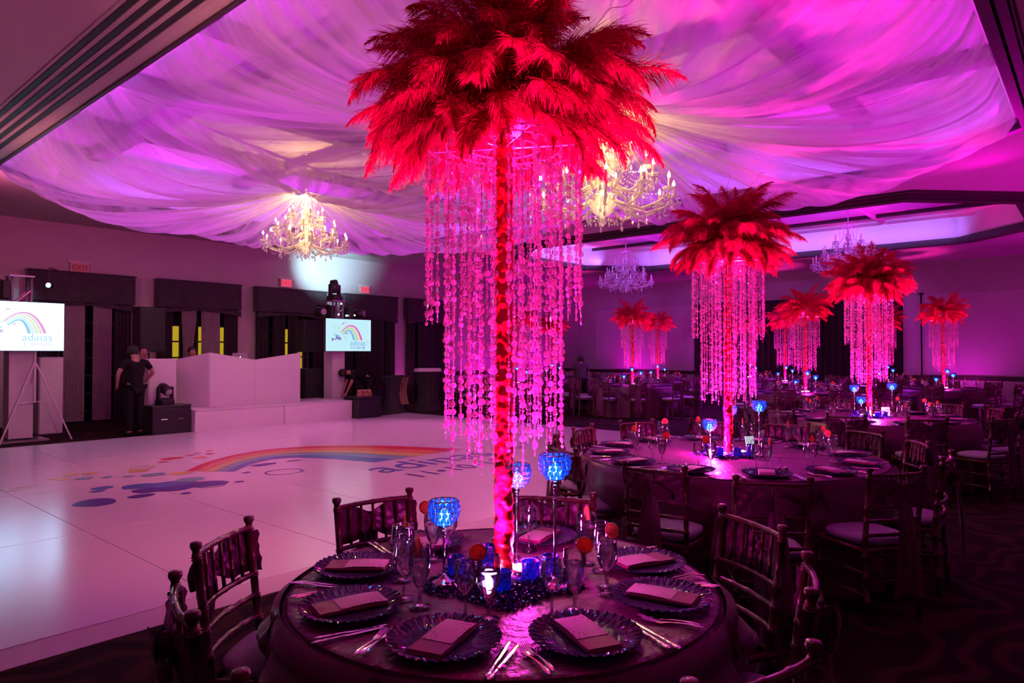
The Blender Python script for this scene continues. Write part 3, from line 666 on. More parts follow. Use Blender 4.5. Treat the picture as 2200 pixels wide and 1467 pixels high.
def centrepiece(x, y, z, label, seed, nf, dense, energy, puck=(0.085, -0.02), lite=False, puck2=None, spill=0.022):
    rr = random.Random(seed)
    t = thing('feather_centrepiece', label, 'centrepiece', (x, y, z), rr.uniform(0, TAU) if seed != 1 else 0.0, 'tall red feather centrepieces')
    link('base', BASE_MESH, t); link('satin_column', COLS3[seed % 3], t); link('crystal_ring', RING_MESH, t, (0, 0, 1.60)); link('hub', HUB_MESH, t, (0, 0, 1.68))
    for r, n, S in ((0.285, dense, ST_S), (0.215, int(dense*0.8), ST_L), (0.13, int(dense*0.5), ST_L)):
        for k in range(n):
            a = TAU*(k+rr.uniform(-.25, .25))/n
            link('bead_strand', rr.choice(S), t, (r*math.cos(a), r*math.sin(a), 1.60), (0, 0, rr.uniform(0, TAU)), (1, 1, rr.uniform(0.95, 1.03)))
    cls = [(0, .13), (1, .17), (2, .18), (3, .18), (4, .18), (5, .16)]
    for ci, fr in cls:
        n = max(3, int(nf*fr)); o = rr.uniform(0, TAU)
        for k in range(n):
            a = o+TAU*(k+rr.uniform(-.3, .3))/n; r = 0.05+0.02*rr.random()
            link('feather', rr.choice(FCLS[ci]), t, (r*math.cos(a), r*math.sin(a), 1.70+0.02*(5-ci)*.6), (rr.uniform(-.35, .35), rr.uniform(-.12, .12), a), rr.uniform(0.86, 1.10))
    for k in range(26 if not lite else 14):        # short plumes covering the crystal ring
        a = TAU*(k+rr.uniform(-.3, .3))/(26 if not lite else 14); r = 0.09+0.05*rr.random()
        link('feather', rr.choice(FCLS[5]), t, (r*math.cos(a), r*math.sin(a), 1.69), (rr.uniform(-.3, .3), rr.uniform(-.25, .15), a), rr.uniform(0.55, 0.80))
    for k in range(0 if lite else 7):
        link('curled_wire', WIRES[k % 3], t, (0, 0, 1.72), (rr.uniform(-.5, .5), rr.uniform(-.3, .5), TAU*k/7+rr.uniform(-.3, .3)))
    c, s = math.cos(-t.rotation_euler.z), math.sin(-t.rotation_euler.z)
    px, py = (puck[0]*c-puck[1]*s, puck[0]*s+puck[1]*c)
    pb = link('led_puck', PUCK_BODY, t, (px, py, 0)); link('puck_lens', PUCK_LENS, pb)
    light('led_puck_beam', 'SPOT', (x+puck[0], y+puck[1], z+0.055), HOTP, energy, aim=(x-puck[0]*.2, y-puck[1]*.2, z+2), size=0.03, spot=58, blend=0.7)
    light('led_puck_spill', 'POINT', (x+puck[0]*1.1, y+puck[1]*1.1, z+0.11), MAG, energy*spill, size=0.04)
    if not lite: light('ring_led', 'POINT', (x, y, z+1.52), (1.0, 0.03, 0.60), energy*(0.012 if not lite else 0.010), size=0.06)
    q = Vector((-puck[0], -puck[1])) if puck2 is None else Vector(puck2)  # second puck; on all but the nearest table it is added for column light
    pb = link('led_puck', PUCK_BODY, t, (q.x*c-q.y*s, q.x*s+q.y*c, -0.012)); link('puck_lens', PUCK_LENS, pb)
    light('led_puck_beam', 'SPOT', (x+q.x, y+q.y, z+0.05), HOTP, energy*0.6, aim=(x-q.x*.3, y-q.y*.3, z+2), size=0.03, spot=56, blend=0.7)
    return t
# ------------------------------------------------------------------ chiavari chairs
WOOD = M('mahogany_gold_wood', (0.11, 0.042, 0.022), 0.30, spec=0.6, nscale=14, namt=0.35, coat=0.3)
CUSH = M('pale_grey_cushion', (0.42, 0.42, 0.48), 0.85, spec=0.15, nscale=40, namt=0.06)
PLUM = M('plum_satin', (0.155, 0.012, 0.10), 0.36, spec=0.6, nscale=25, namt=0.25, sheen=0.2)
PLUMT = M('plum_crinkle_satin', (0.17, 0.014, 0.11), 0.42, spec=0.35, nscale=30, namt=0.3, bump=0.8, bdist=0.012)
def ringed(a, b, r, rings, n=6, rr=1.35):
    """bamboo-like turned post from a to b with paired rings at the given fractions"""
    a, b = Vector(a), Vector(b); ts = [(0, r)]
    for q in rings: ts += [(q-.016, r), (q-.010, r*rr), (q-.003, r), (q+.003, r), (q+.010, r*rr), (q+.016, r)]
    ts.append((1, r)); return [a.lerp(b, t) for t, _ in ts], [w for _, w in ts]
def xback(z): return -0.195-0.055*max(0, (z-0.44))/0.46
def chair_parts():
    P = []
    def add(name, mb, mat, smooth=True): P.append((name, mb.mesh(name, mat, smooth), (0, 0, 0), None, []))
    for s in (-1, 1):
        p1, r1 = ringed((-0.22, 0.185*s, 0), (-0.195, 0.185*s, 0.44), 0.016, (0.3, 0.62, 0.9), 8)
        p2, r2 = ringed((-0.195, 0.185*s, 0.445), (xback(0.885), 0.195*s, 0.885), 0.016, (0.16, 0.36, 0.55, 0.96), 8)
        mb = MB().tube(p1+p2, r1+r2, 8)
        x, y = xback(0.90), 0.195*s
        mb.lathe([(0.015, 0.876), (0.0125, 0.884), (0.0125, 0.892), (0.0175, 0.902), (0.0205, 0.906), (0.0210, 0.918), (0.0205, 0.9185), (0.018, 0.924), (0.0178, 0.9242), (0.002, 0.927)], 12, (x, y, 0))
        add('back_post', mb, WOOD)
        p, r = ringed((0.185, 0.19*s, 0), (0.185, 0.19*s, 0.43), 0.016, (0.3, 0.62, 0.9), 8); add('leg', MB().tube(p, r, 8), WOOD)
    for z in (0.878, 0.690, 0.605, 0.520):
        pts = []; rad = []
        for i in range(25):
            t = i/24; y = -0.19+0.38*t; pts.append((xback(z)-0.022*(1-(2*t-1)**2), y, z)); rad.append(0.0115 if i % 6 else 0.0145)
        add('top_rail' if z > .8 else 'back_rail', MB().tube(pts, rad, 7), WOOD)
    for k in range(5):
        y = -0.125+0.0625*k; bx = -0.022*(1-(y/.19)**2)
        p, r = ringed((xback(.690)+bx, y, 0.690), (xback(.878)+bx, y, 0.878), 0.0075, (0.3, 0.7), 6); add('spindle', MB().tube(p, r, 6), WOOD)
    fr = MB()
    for i, (a, b) in enumerate((((-.2, -.19), (.19, -.195)), ((.19, -.195), (.19, .195)), ((.19, .195), (-.2, .19)), ((-.2, .19), (-.2, -.19)))):
        fr.tube([(*a, 0.425), (*b, 0.425)], 0.017, 6)
    add('seat_frame', fr, WOOD)
    for s in (-1, 1):
        for z in (0.16, 0.29): add('stretcher', MB().tube([(-.215, .187*s, z), (.185, .19*s, z)], 0.009, 6), WOOD)
    for z in (0.20, 0.32): add('stretcher', MB().tube([(.185, -.19, z), (.185, .19, z)], 0.009, 6), WOOD)
    add('stretcher', MB().tube([(-.215, -.187, .24), (-.215, .187, .24)], 0.009, 6), WOOD)
    def squ(r, z, a):
        c, s = math.cos(a), math.sin(a); k = (abs(c)**3.4+abs(s)**3.4)**(-1/3.4); return (r*k, z)
    add('seat_cushion', MB().lathe([(0.175, 0.443), (0.195, 0.452), (0.202, 0.470), (0.196, 0.486), (0.17, 0.496), (0.10, 0.503), (0.01, 0.505)], 36, wob=squ), CUSH)
    def band(u, v):                                  # sash across the outside of the back, wrapping both posts
        y = -0.215+0.43*u; z = 0.70+0.165*v; e = max(0, (abs(y)-0.19)/0.025)
        wr = 0.004*math.sin(v*21+6*math.sin(u*4))+0.003*math.sin(u*37+v*9)
        pin = math.exp(-((u-.5)/.13)**2); z = z+(0.785-z)*0.45*pin
        return (xback(z)-0.022*(1-min(1, (y/.19)**2))-0.020+e*0.045+wr-0.01*pin, y, z)
    sa = MB().grid(band, 40, 10)
    cx = xback(.785)-0.055
    sa.ball((cx, 0, 0.785), 0.028, 0.030, 0.032, 10, 8)
    for s in (-1, 1):                                # bow loops and tails
        def loop(u, v, s=s): 
            a = TAU*u; w = (v-.5)*0.085*(0.55+0.6*math.sin(PI*min(1, (1-math.cos(a))/2+.1)))
            return (cx-0.012-0.022*math.sin(a)-0.01*v, s*(0.07-0.065*math.cos(a)), 0.785+w-0.02*(1-math.cos(a)))
        sa.grid(loop, 16, 4)
        def tail(u, v, s=s):
            wv = 0.035+0.030*v; return (cx-0.010-0.03*math.sin(v*2)+0.008*math.sin(u*9+v*4), s*(0.008+0.035*v)+(u-.5)*2*wv, 0.78-0.58*v-0.05*v*s*(u-.5))
        sa.grid(tail, 6, 14)
    add('sash', sa, PLUM)
    return P
CHAIR = chair_parts()
def chair_far():
    f = MB()
    for s in (-1, 1):
        f.tube([(-.22, .185*s, 0), (-.195, .185*s, .44), (xback(.89), .195*s, .93)], 0.017, 4).tube([(.185, .19*s, 0), (.185, .19*s, .44)], 0.016, 4)
        f.tube([(-.215, .187*s, .2), (.185, .19*s, .2)], 0.009, 4)
    for z in (0.878, 0.69, 0.605, 0.52): f.tube([(xback(z), -.19, z), (xback(z)-.02, 0, z), (xback(z), .19, z)], 0.012, 4)
    for k in range(5): y = -.125+.0625*k; f.tube([(xback(.69)-.015, y, .69), (xback(.878)-.015, y, .878)], 0.008, 4)
    f.tube([(-.2, -.19, .425), (.19, -.19, .425), (.19, .19, .425), (-.2, .19, .425), (-.2, -.19, .425)], 0.016, 4)
    return [('frame', f.mesh('frame', WOOD), (0, 0, 0), None, [])] + [p for p in CHAIR if p[0] in ('seat_cushion', 'sash')]
CHAIRF = chair_far()
HOURS = ['twelve', 'one', 'two', 'three', 'four', 'five', 'six', 'seven', 'eight', 'nine', 'ten', 'eleven']
def hour(cx, cy, ang):      # clock position seen from above, six o'clock towards the camera
    back = math.atan2(-cy, -cx); h = 6 + (back-ang)/TAU*12
    return h % 12
def hours_for(cx, cy, angs):
    hs = [hour(cx, cy, a) for a in angs]; order = sorted(range(len(angs)), key=lambda i: hs[i]); used = []; out = {}
    for i in order:
        c = sorted(range(12), key=lambda q: min(abs(q-hs[i]), 12-abs(q-hs[i])))
        for q in c:
            if q not in used: used.append(q); out[i] = HOURS[q]; break
    return [out[i] for i in range(len(angs))]
# ------------------------------------------------------------------ tables
def table(x, y, Rr, label, seed, near=False, group='cloth-draped round tables'):
    rr = random.Random(seed); t = thing('banquet_table', label, 'table', (x, y, 0), 0, group)
    ph = [rr.uniform(0, TAU) for _ in range(4)]; N = 240 if near else 120; nsw = 8 if near else 8
    top = MB()
    def ft(u, v):
        a = TAU*u; r = (Rr+0.012)*v; return (r*math.cos(a), r*math.sin(a), 0.757+(0.0015*math.sin(7*a+9*r+ph[0])*math.sin(5*r*4+ph[1]) if 0.05 < v < .94 else 0)-(0.018*((v-.96)/.04)**2 if v > .96 else 0)-0.006*max(0, (v-.75)/.25)*max(0, math.cos(nsw*(a-ph[2])))**6)
    top.grid(ft, 144, 50, True)
    part(t, 'cloth_top', top, PLUMT, smooth=True)
    def fs(u, v):
        a = TAU*u; k = v**0.8
        r = Rr+0.012*min(1, v*12)+0.05*k+k*(0.045*math.sin(26*a+ph[0]+math.sin(3*a))+0.02*math.sin(53*a+ph[1]))
        return (r*math.cos(a), r*math.sin(a), 0.757-0.012*min(1, v*12)-0.742*v)
    part(t, 'cloth_skirt', MB().grid(fs, N, 10, True), PLUM, smooth=True)
    for k in range(nsw):                      # overlay swag hung between two gathered points of the rim
        a0 = TAU*k/nsw+ph[2]; da = TAU/nsw
        def fw(u, v):
            m = math.sin(PI*u); a = a0+da*u; drop = 0.06+0.36*m**0.8
            z = 0.752-drop*v; r = Rr+0.02+0.085*math.sin(PI*min(1, v*1.1))*m+0.015*v+v*m*0.020*math.sin(18*v*m+3*u)+0.020*math.sin(5*PI*v*(0.4+m))*m
            r += 0.03*(1-m)*v*math.sin(40*u)
            return (r*math.cos(a), r*math.sin(a), z)
        part(t, 'swag', MB().grid(fw, 24 if near else 14, 14 if near else 8), PLUM, smooth=True)
        if near:                              # gathered pick-up between the swags
            g = MB()
            def fg(u, v):
                a = a0+(u-.5)*(0.05+0.30*v); r = Rr+0.035+0.05*v+0.022*math.sin(u*PI*9)*v; return (r*math.cos(a), r*math.sin(a), 0.745-0.62*v)
            part(t, 'gather', g.grid(fg, 40, 8), PLUM, smooth=True)
    return t
# ------------------------------------------------------------------ table ware
CHGM = thin_glass('blue_glass_charger', (0.22, 0.24, 0.36), gcol=(0.85, 0.85, 0.98), base=0.20, rough=0.07, body=(0.20, 0.20, 0.34), bodyw=0.62)
def flute(r, z, a):
    k = min(1.0, max(0, (r-0.10)/0.06)); return (r*(1+0.007*k*math.sin(38*a)+0.006*k*math.sin(83*a+r*90)), z+k*(0.0026*math.sin(38*a+1.2+r*60)+0.0020*math.sin(71*a-r*80)))
CHARGER = MB().lathe([(0.10, 0.0), (0.105, 0.004), (0.135, 0.010), (0.152, 0.016), (0.164, 0.021), (0.167, 0.0245), (0.161, 0.0235), (0.153, 0.021), (0.144, 0.018), (0.134, 0.0145), (0.122, 0.0105), (0.108, 0.0085), (0.10, 0.008), (0.05, 0.0075), (0.003, 0.0075)], 180, wob=flute).mesh('charger_plate', CHGM)
NAPM = M('plum_napkin', (0.34, 0.035, 0.17), 0.5, spec=0.2, nscale=30, namt=0.15)
NAPKIN = MB()
for q in range(4): NAPKIN.bbox(-0.118+.003*q, 0.118-.002*q, -0.056+.002*(q % 2), 0.056-.002*(q % 2), 0.0028*q, 0.0028*q+0.0026, 0.002)
NAPKIN = NAPKIN.mesh('folded_napkin', NAPM)
CARDM = m_print('printed_card', (0.95, 0.70, 0.74), (0.34, 0.16, 0.28))
CARD = MB().grid(lambda u, v: (-0.115+0.155*u, -0.05+0.10*v, 0.0122+0.003*math.sin(PI*u)), 6, 1)
CARD.grid(lambda u, v: (-0.115+0.155*u, 0.05-0.10*v, 0.0116+0.003*math.sin(PI*u)), 6, 1); CARD = CARD.mesh('menu_card', CARDM)
SILV = M('polished_cutlery', (0.80, 0.74, 0.72), 0.16, metal=1.0, namt=0.05)
def fl(mb, pts, rad, f): return mb.tube(pts, rad, 8, flat=f)
KN = MB(); fl(KN, [(0.12-.01*i, 0, .004) for i in range(11)], [.004, .009, .0095, .007, .0085, .006, .005, .0065, .006, .0055, .006], .42)
KN.add([(0.02, -.007, .004), (0.02, .006, .004), (-.06, .009, .004), (-.10, .006, .004), (-.118, -.004, .004), (-.06, -.008, .004), (0.02, 0, .0055), (-.10, 0, .005)], [(0, 1, 2, 3, 4, 5), (1, 6, 7, 3, 2), (0, 5, 4, 7, 6)]); KNIFE = KN.mesh('knife', SILV, False)
FK = MB(); fl(FK, [(0.10-.011*i, 0, .005+.004*math.sin(i*.3)) for i in range(12)], [.003, .008, .009, .008, .006, .005, .0042, .0038, .0036, .0036, .004, .006], .4)
fl(FK, [(-.02, 0, .004), (-.03, 0, .003), (-.045, 0, .004)], [.006, .011, .011], .22)
for q in range(4): FK.tube([(-.043, -.0085+.0057*q, .004), (-.07, -.009+.006*q, .006), (-.092, -.009+.006*q, .010)], [.0019, .0017, .0009], 5)
FORK = FK.mesh('fork', SILV, False)
GOB = MB().lathe([(0.036, 0), (0.036, 0.002), (0.012, 0.007), (0.0055, 0.018), (0.005, 0.045), (0.007, 0.058), (0.012, 0.064), (0.022, 0.082), (0.032, 0.110), (0.0375, 0.140), (0.0385, 0.160), (0.0365, 0.190), (0.0352, 0.199), (0.0362, 0.2005), (0.0352, 0.202), (0.0342, 0.2003)], 24, cap1=False).mesh('goblet_glass', GLASS, True)
WTR = MB().lathe([(0.011, 0.067), (0.021, 0.083), (0.031, 0.110), (0.0362, 0.140), (0.0368, 0.155), (0.002, 0.1552)], 24).mesh('water', WATER, True)
WIN = MB().lathe([(0.034, 0), (0.034, 0.002), (0.012, 0.006), (0.0045, 0.016), (0.004, 0.075), (0.008, 0.083), (0.026, 0.098), (0.036, 0.118), (0.037, 0.140), (0.033, 0.170), (0.0312, 0.181), (0.0321, 0.1825), (0.0312, 0.184), (0.0303, 0.1822)], 24, cap1=False).mesh('wine_glass_bowl', GLASS, True)
CITR = m_citrus(); RIND = M('citrus_rind', (0.92, 0.32, 0.04), 0.5)
SLICE = MB().disc((0, 0, 0.026), 0.025, (1, 0, 0), 20, 0.004)
SLICE_R = MB()
SLICE_R.loft([[(t, rr_*math.cos(TAU*k/20), 0.026+rr_*math.sin(TAU*k/20)) for k in range(20)] for t, rr_ in ((-.0035, .025), (-.003, .0275), (.003, .0275), (.0035, .025))])
SLICE = SLICE.mesh('citrus_flesh', CITR); SLICE_R = SLICE_R.mesh('rind', RIND)
SLPROTO = [('flesh', SLICE, (0, 0, 0), None, []), ('rind', SLICE_R, (0, 0, 0), None, [])]
LEDB = E('blue_led_candle', (0.10, 0.42, 1.0), 11.0)
CUPM = m_mercury()
CUP = MB().lathe([(0.028, 0), (0.031, 0.004), (0.033, 0.07), (0.0335, 0.072), (0.031, 0.07), (0.028, 0.006)], 20, cap1=False).mesh('cup', CUPM, True)
TEA = MB().lathe([(0.018, 0.004), (0.018, 0.022), (0.012, 0.026), (0.003, 0.034)], 12).mesh('led_candle', LEDB, True)
CUPPROTO = [('cup', CUP, (0, 0, 0), None, []), ('led_candle', TEA, (0, 0, 0), None, [])]
WIRE = M('dark_bowl_wire', (0.05, 0.03, 0.06), 0.35, metal=0.8)
STEMM = M('pink_silver_stem', (0.72, 0.55, 0.66), 0.14, metal=1.0, namt=0.04)
ROWS = [(-0.040, 0.032), (-0.024, 0.047), (-0.006, 0.0545), (0.012, 0.056), (0.030, 0.052)]
CB1 = MB().disc((0, 0, 0), 0.0092, (1, 0, 0), 8, 0.003).mesh('crystal', BLUEC)
def bowl_meshes():
    w = MB(); allc = MB(); spots = []
    for i, (z, r) in enumerate(ROWS):
        n = int(TAU*r/0.0205); o = (i % 2)*PI/n
        for k in range(n):
            a = o+TAU*k/n; spots.append((r*math.cos(a), r*math.sin(a), z, a)); 
            allc.disc((r*math.cos(a), r*math.sin(a), z), 0.0092, (math.cos(a), math.sin(a), -0.2), 6, 0.003)
            u = Vector((-math.sin(a), math.cos(a), 0)); q = Vector((0, 0, 1)); c = Vector((r*1.02*math.cos(a), r*1.02*math.sin(a), z))
            w.tube([c+(u*math.cos(TAU*j/8)+q*math.sin(TAU*j/8))*0.0098 for j in range(9)], 0.0009, 3)
    w.tube([(0.0505*math.cos(TAU*j/24), 0.0505*math.sin(TAU*j/24), 0.041) for j in range(25)], 0.0016, 4)
    w.tube([(0.022*math.cos(TAU*j/24), 0.022*math.sin(TAU*j/24), -0.05) for j in range(25)], 0.002, 4)
    return w.mesh('wire_bowl', WIRE), allc.mesh('crystals', BLUEC), spots
WBOWL, ALLC, CSPOTS = bowl_meshes()
BLED = MB().lathe([(0.024, -0.046), (0.024, -0.01), (0.014, 0.0), (0.003, 0.010)], 12).mesh('led_candle', LEDB, True)
FOOT = MB().lathe([(0.048, 0), (0.048, 0.006), (0.040, 0.012), (0.022, 0.018), (0.012, 0.028), (0.006, 0.04)], 24).mesh('foot', STEMM, True)
def stem_mesh(h):
    mb = MB().tube([(0, 0, 0.03), (0, 0, h-.05)], 0.0048, 8)
    for z, r in ((h-.06, .008), (h-.075, .010), (h-.09, .007), (h*.72, .009), (h*.70, .007)): mb.ball((0, 0, z), r, n=8, m=6)
    return mb.mesh('stem', STEMM, True)
def crystal_goblet(x, y, h, label, detail, lit=0.5):
    t = thing('crystal_goblet', label, 'candle holder', (x, y, 0.762), 0.3*h, 'blue crystal candle goblets')
    link('foot', FOOT, t); link('stem', stem_mesh(h), t)
    b = link('wire_bowl', WBOWL, t, (0, 0, h))
    if detail:
        for cx, cy_, cz, a in CSPOTS: link('crystal', CB1, b, (cx, cy_, cz), (0, 0.2, a))
    else: link('crystals', ALLC, b)
    link('led_candle', BLED, t, (0, 0, h))
    if lit: light('goblet_led', 'POINT', (x, y, 0.762+h+0.025), (0.05, 0.35, 1.0), lit, size=0.015)
CHIPM = M('dark_blue_glass_chip', (0.02, 0.02, 0.16), 0.12, spec=0.9, nscale=30, namt=0.6)
def chip_mat(seed, r0, r1, n):
    rr = random.Random(seed); mb = MB()
    for k in range(n):
        a = rr.uniform(0, TAU); r = r0+(r1-r0)*rr.random()**0.8; r *= 1+.12*math.sin(5*a+seed); s = rr.uniform(.005, .011); c = Vector((r*math.cos(a), r*math.sin(a), rr.uniform(.003, .022)*(1.25-r/r1)))
        ps = [c+Vector((rr.uniform(-1, 1), rr.uniform(-1, 1), rr.uniform(-1, 1))).normalized()*s for _ in range(4)]
        mb.add(ps, [(0, 1, 2), (0, 2, 3), (0, 3, 1), (1, 3, 2)])
    return mb.mesh('glass_chips', CHIPM)
SH = MB().lathe([(0.016, 0), (0.018, 0.004), (0.014, 0.03), (0.012, 0.045)], 10).mesh('shaker_glass', GLASS, True)
SHC = MB().lathe([(0.013, 0.045), (0.013, 0.055), (0.008, 0.062), (0.001, 0.063)], 10).mesh('shaker_cap', SILV, True)

def setting(tx, ty, a, rad, seat, tname, rr, water=True):
    """one place setting on the ray at angle a of the table centred (tx, ty)"""
    Z = 0.7615; d = Vector((math.cos(a), math.sin(a), 0)); s = Vector((-d.y, d.x, 0))
    def at(r, o): p = Vector((tx, ty, Z))+d*r+s*o; return (p.x, p.y, p.z)
    at_ = "at %s o'clock, %s" % (seat, tname); g = ' on the '+tname
    solo('charger_plate', CHARGER, None, 'fluted dark blue glass charger plate '+at_, 'plate', at(rad, 0), (0, 0, a+rr.uniform(-.1, .1)), 'charger plates'+g)
    j = rr.uniform(-.28, .28); c = at(rad+0.005, 0)
    solo('folded_napkin', NAPKIN, None, 'plum folded napkin lying on the charger '+at_, 'napkin', (c[0], c[1], Z+0.0125), (0, 0, a+j), 'folded napkins'+g)
    solo('menu_card', CARD, None, 'pale printed menu card tucked into the napkin '+at_, 'menu', (c[0], c[1], Z+0.0130), (0, 0, a+j), 'menu cards'+g)
    for q, (nm, me, word) in enumerate((('knife', KNIFE, 'inner'), ('knife', KNIFE, 'outer'), ('fork', FORK, 'inner'), ('fork', FORK, 'outer'))):
        sd = 1 if nm == 'knife' else -1
        solo(nm, me, None, 'polished %s, %s of two, beside the charger %s' % (nm, word, at_), nm, at(rad+0.045+.014*(q % 2), sd*(0.182+0.020*(q % 2))), (0, 0, a+rr.uniform(-.06, .06)), nm+' pairs'+g)
    gp = at(rad-0.205, 0.075+rr.uniform(-.02, .02)); wp = at(rad-0.185, 0.0+rr.uniform(-.01, .02)-.01)
    t = thing('water_goblet', 'clear goblet of water with citrus on its rim '+at_, 'glass', gp, rr.uniform(0, 6), 'water goblets'+g)
    link('bowl', GOB, t)
    if water: link('water', WTR, t)
    ra = rr.uniform(0, TAU)
    place(SLPROTO, 'citrus_slice', 'orange citrus slice on the goblet rim '+at_, 'citrus slice', (gp[0]+.035*math.cos(ra), gp[1]+.035*math.sin(ra), gp[2]+0.183), ra+PI/2+rr.uniform(-.4, .4), 'citrus slices'+g)
    t = thing('wine_glass', 'empty clear wine glass '+at_, 'glass', wp, 0, 'wine glasses'+g); link('bowl', WIN, t)

# ---- nearest table
T1 = (1.90, 1.68)
table(*T1, 0.765, 'nearest round table under a plum satin cloth with gathered swags', 5, True)
CA = [25, 80, 125, 163, 203, 250, 289, 329]; CR = [0.86, 1.0, 1.08, 1.07, 1.18, 1.16, 1.03, 1.08]
hs = hours_for(*T1, [R(a) for a in CA])
for a, r, h in zip(CA, CR, hs):
    q = r-0.245
    place(CHAIR, 'chiavari_chair', "dark wood chiavari chair with plum sash at %s o'clock of the nearest table" % h, 'chair', (T1[0]+q*math.cos(R(a)), T1[1]+q*math.sin(R(a)), 0), R(a)+PI, 'chairs around the nearest table')
SA = [25, 77, 119, 161, 204, 246, 290, 329]; rr = random.Random(4)
for a, h in zip(SA, hours_for(*T1, [R(a) for a in SA])): setting(*T1, R(a), 0.575, h, 'nearest table', rr)
centrepiece(T1[0], T1[1], 0.762, 'biggest red feather centrepiece with crystal strands on the nearest table', 1, 140, 34, 1100, puck=(0.085, -0.015), puck2=(-0.10, -0.03), spill=0.013)
o = solo('glass_chips', chip_mat(1, 0.10, 0.27, 5200), None, 'bed of dark blue glass chips around the column of the nearest table', 'glass chips', (T1[0], T1[1], 0.762)); o['kind'] = 'stuff'
crystal_goblet(1.725, 1.815, 0.262, 'short blue crystal goblet left of the satin column of the nearest table', True)
crystal_goblet(1.955, 1.485, 0.435, 'tallest blue crystal goblet, right of the satin column of the nearest table', True)
crystal_goblet(2.085, 1.775, 0.352, 'blue crystal goblet half hidden behind the satin column of the nearest table', True)
for k, (x, y, w_) in enumerate(((1.815, 1.845, 'left of the column'), (2.06, 1.585, 'behind the tallest goblet'), (1.955, 1.60, 'in front of the pink light'), (1.80, 1.60, 'half buried in the chips at front'), (2.0, 1.86, 'behind the column'))):
    place(CUPPROTO, 'votive_cup', 'blue mercury glass votive cup %s on the nearest table' % w_, 'votive', (x, y, 0.765), 0, 'votive cups on the nearest table')
    if k < 4: light('votive_led', 'POINT', (x, y, 0.765+0.045), (0.10, 0.35, 1.0), 0.014, size=0.012)
# ---- second and third tables
CARDP = M('lit_sign_card', (0.55, 0.55, 0.5), 0.6, emis=(0.45, 0.75, 0.75), estr=0.6); CARDP3 = M('lit_sign_card_warm', (0.6, 0.55, 0.3), 0.6, emis=(0.95, 0.75, 0.25), estr=0.6)
def sign(x, y, rz, m, label):
    t = thing('table_sign', label, 'sign', (x, y, 0.762), rz); part(t, 'foot', MB().bbox(-.03, .03, -.02, .02, 0, .012, .003), SILV)
    c = part(t, 'card', MB().box(-.05, .05, -.003, .003, .012, .125).xf(Matrix.Rotation(R(-10), 4, 'X')), m)
    part(c, 'emblem', MB().tube([(0.022*math.cos(TAU*k/14), -.018, .075+.022*math.sin(TAU*k/14)) for k in range(15)], .003, 4), M('sign_ink', (.12, .08, .10), .6))
MIDT = [((5.47, 2.35), 1.18, 'second table', [189, 210, 238, 268, 302, 330, 0, 30, 62, 97, 122, 155], [1.74, 1.94, 1.68, 1.55, 1.45, 1.45, 1.45, 1.45, 1.4, 1.35, 1.42, 1.55]),
        ((9.88, 2.32), 1.18, 'third table', [185, 212, 240, 268, 300, 330, 0, 30, 62, 95, 125, 155], [1.62, 1.7, 1.75, 1.6, 1.5, 1.45, 1.45, 1.45, 1.45, 1.45, 1.5, 1.55])]
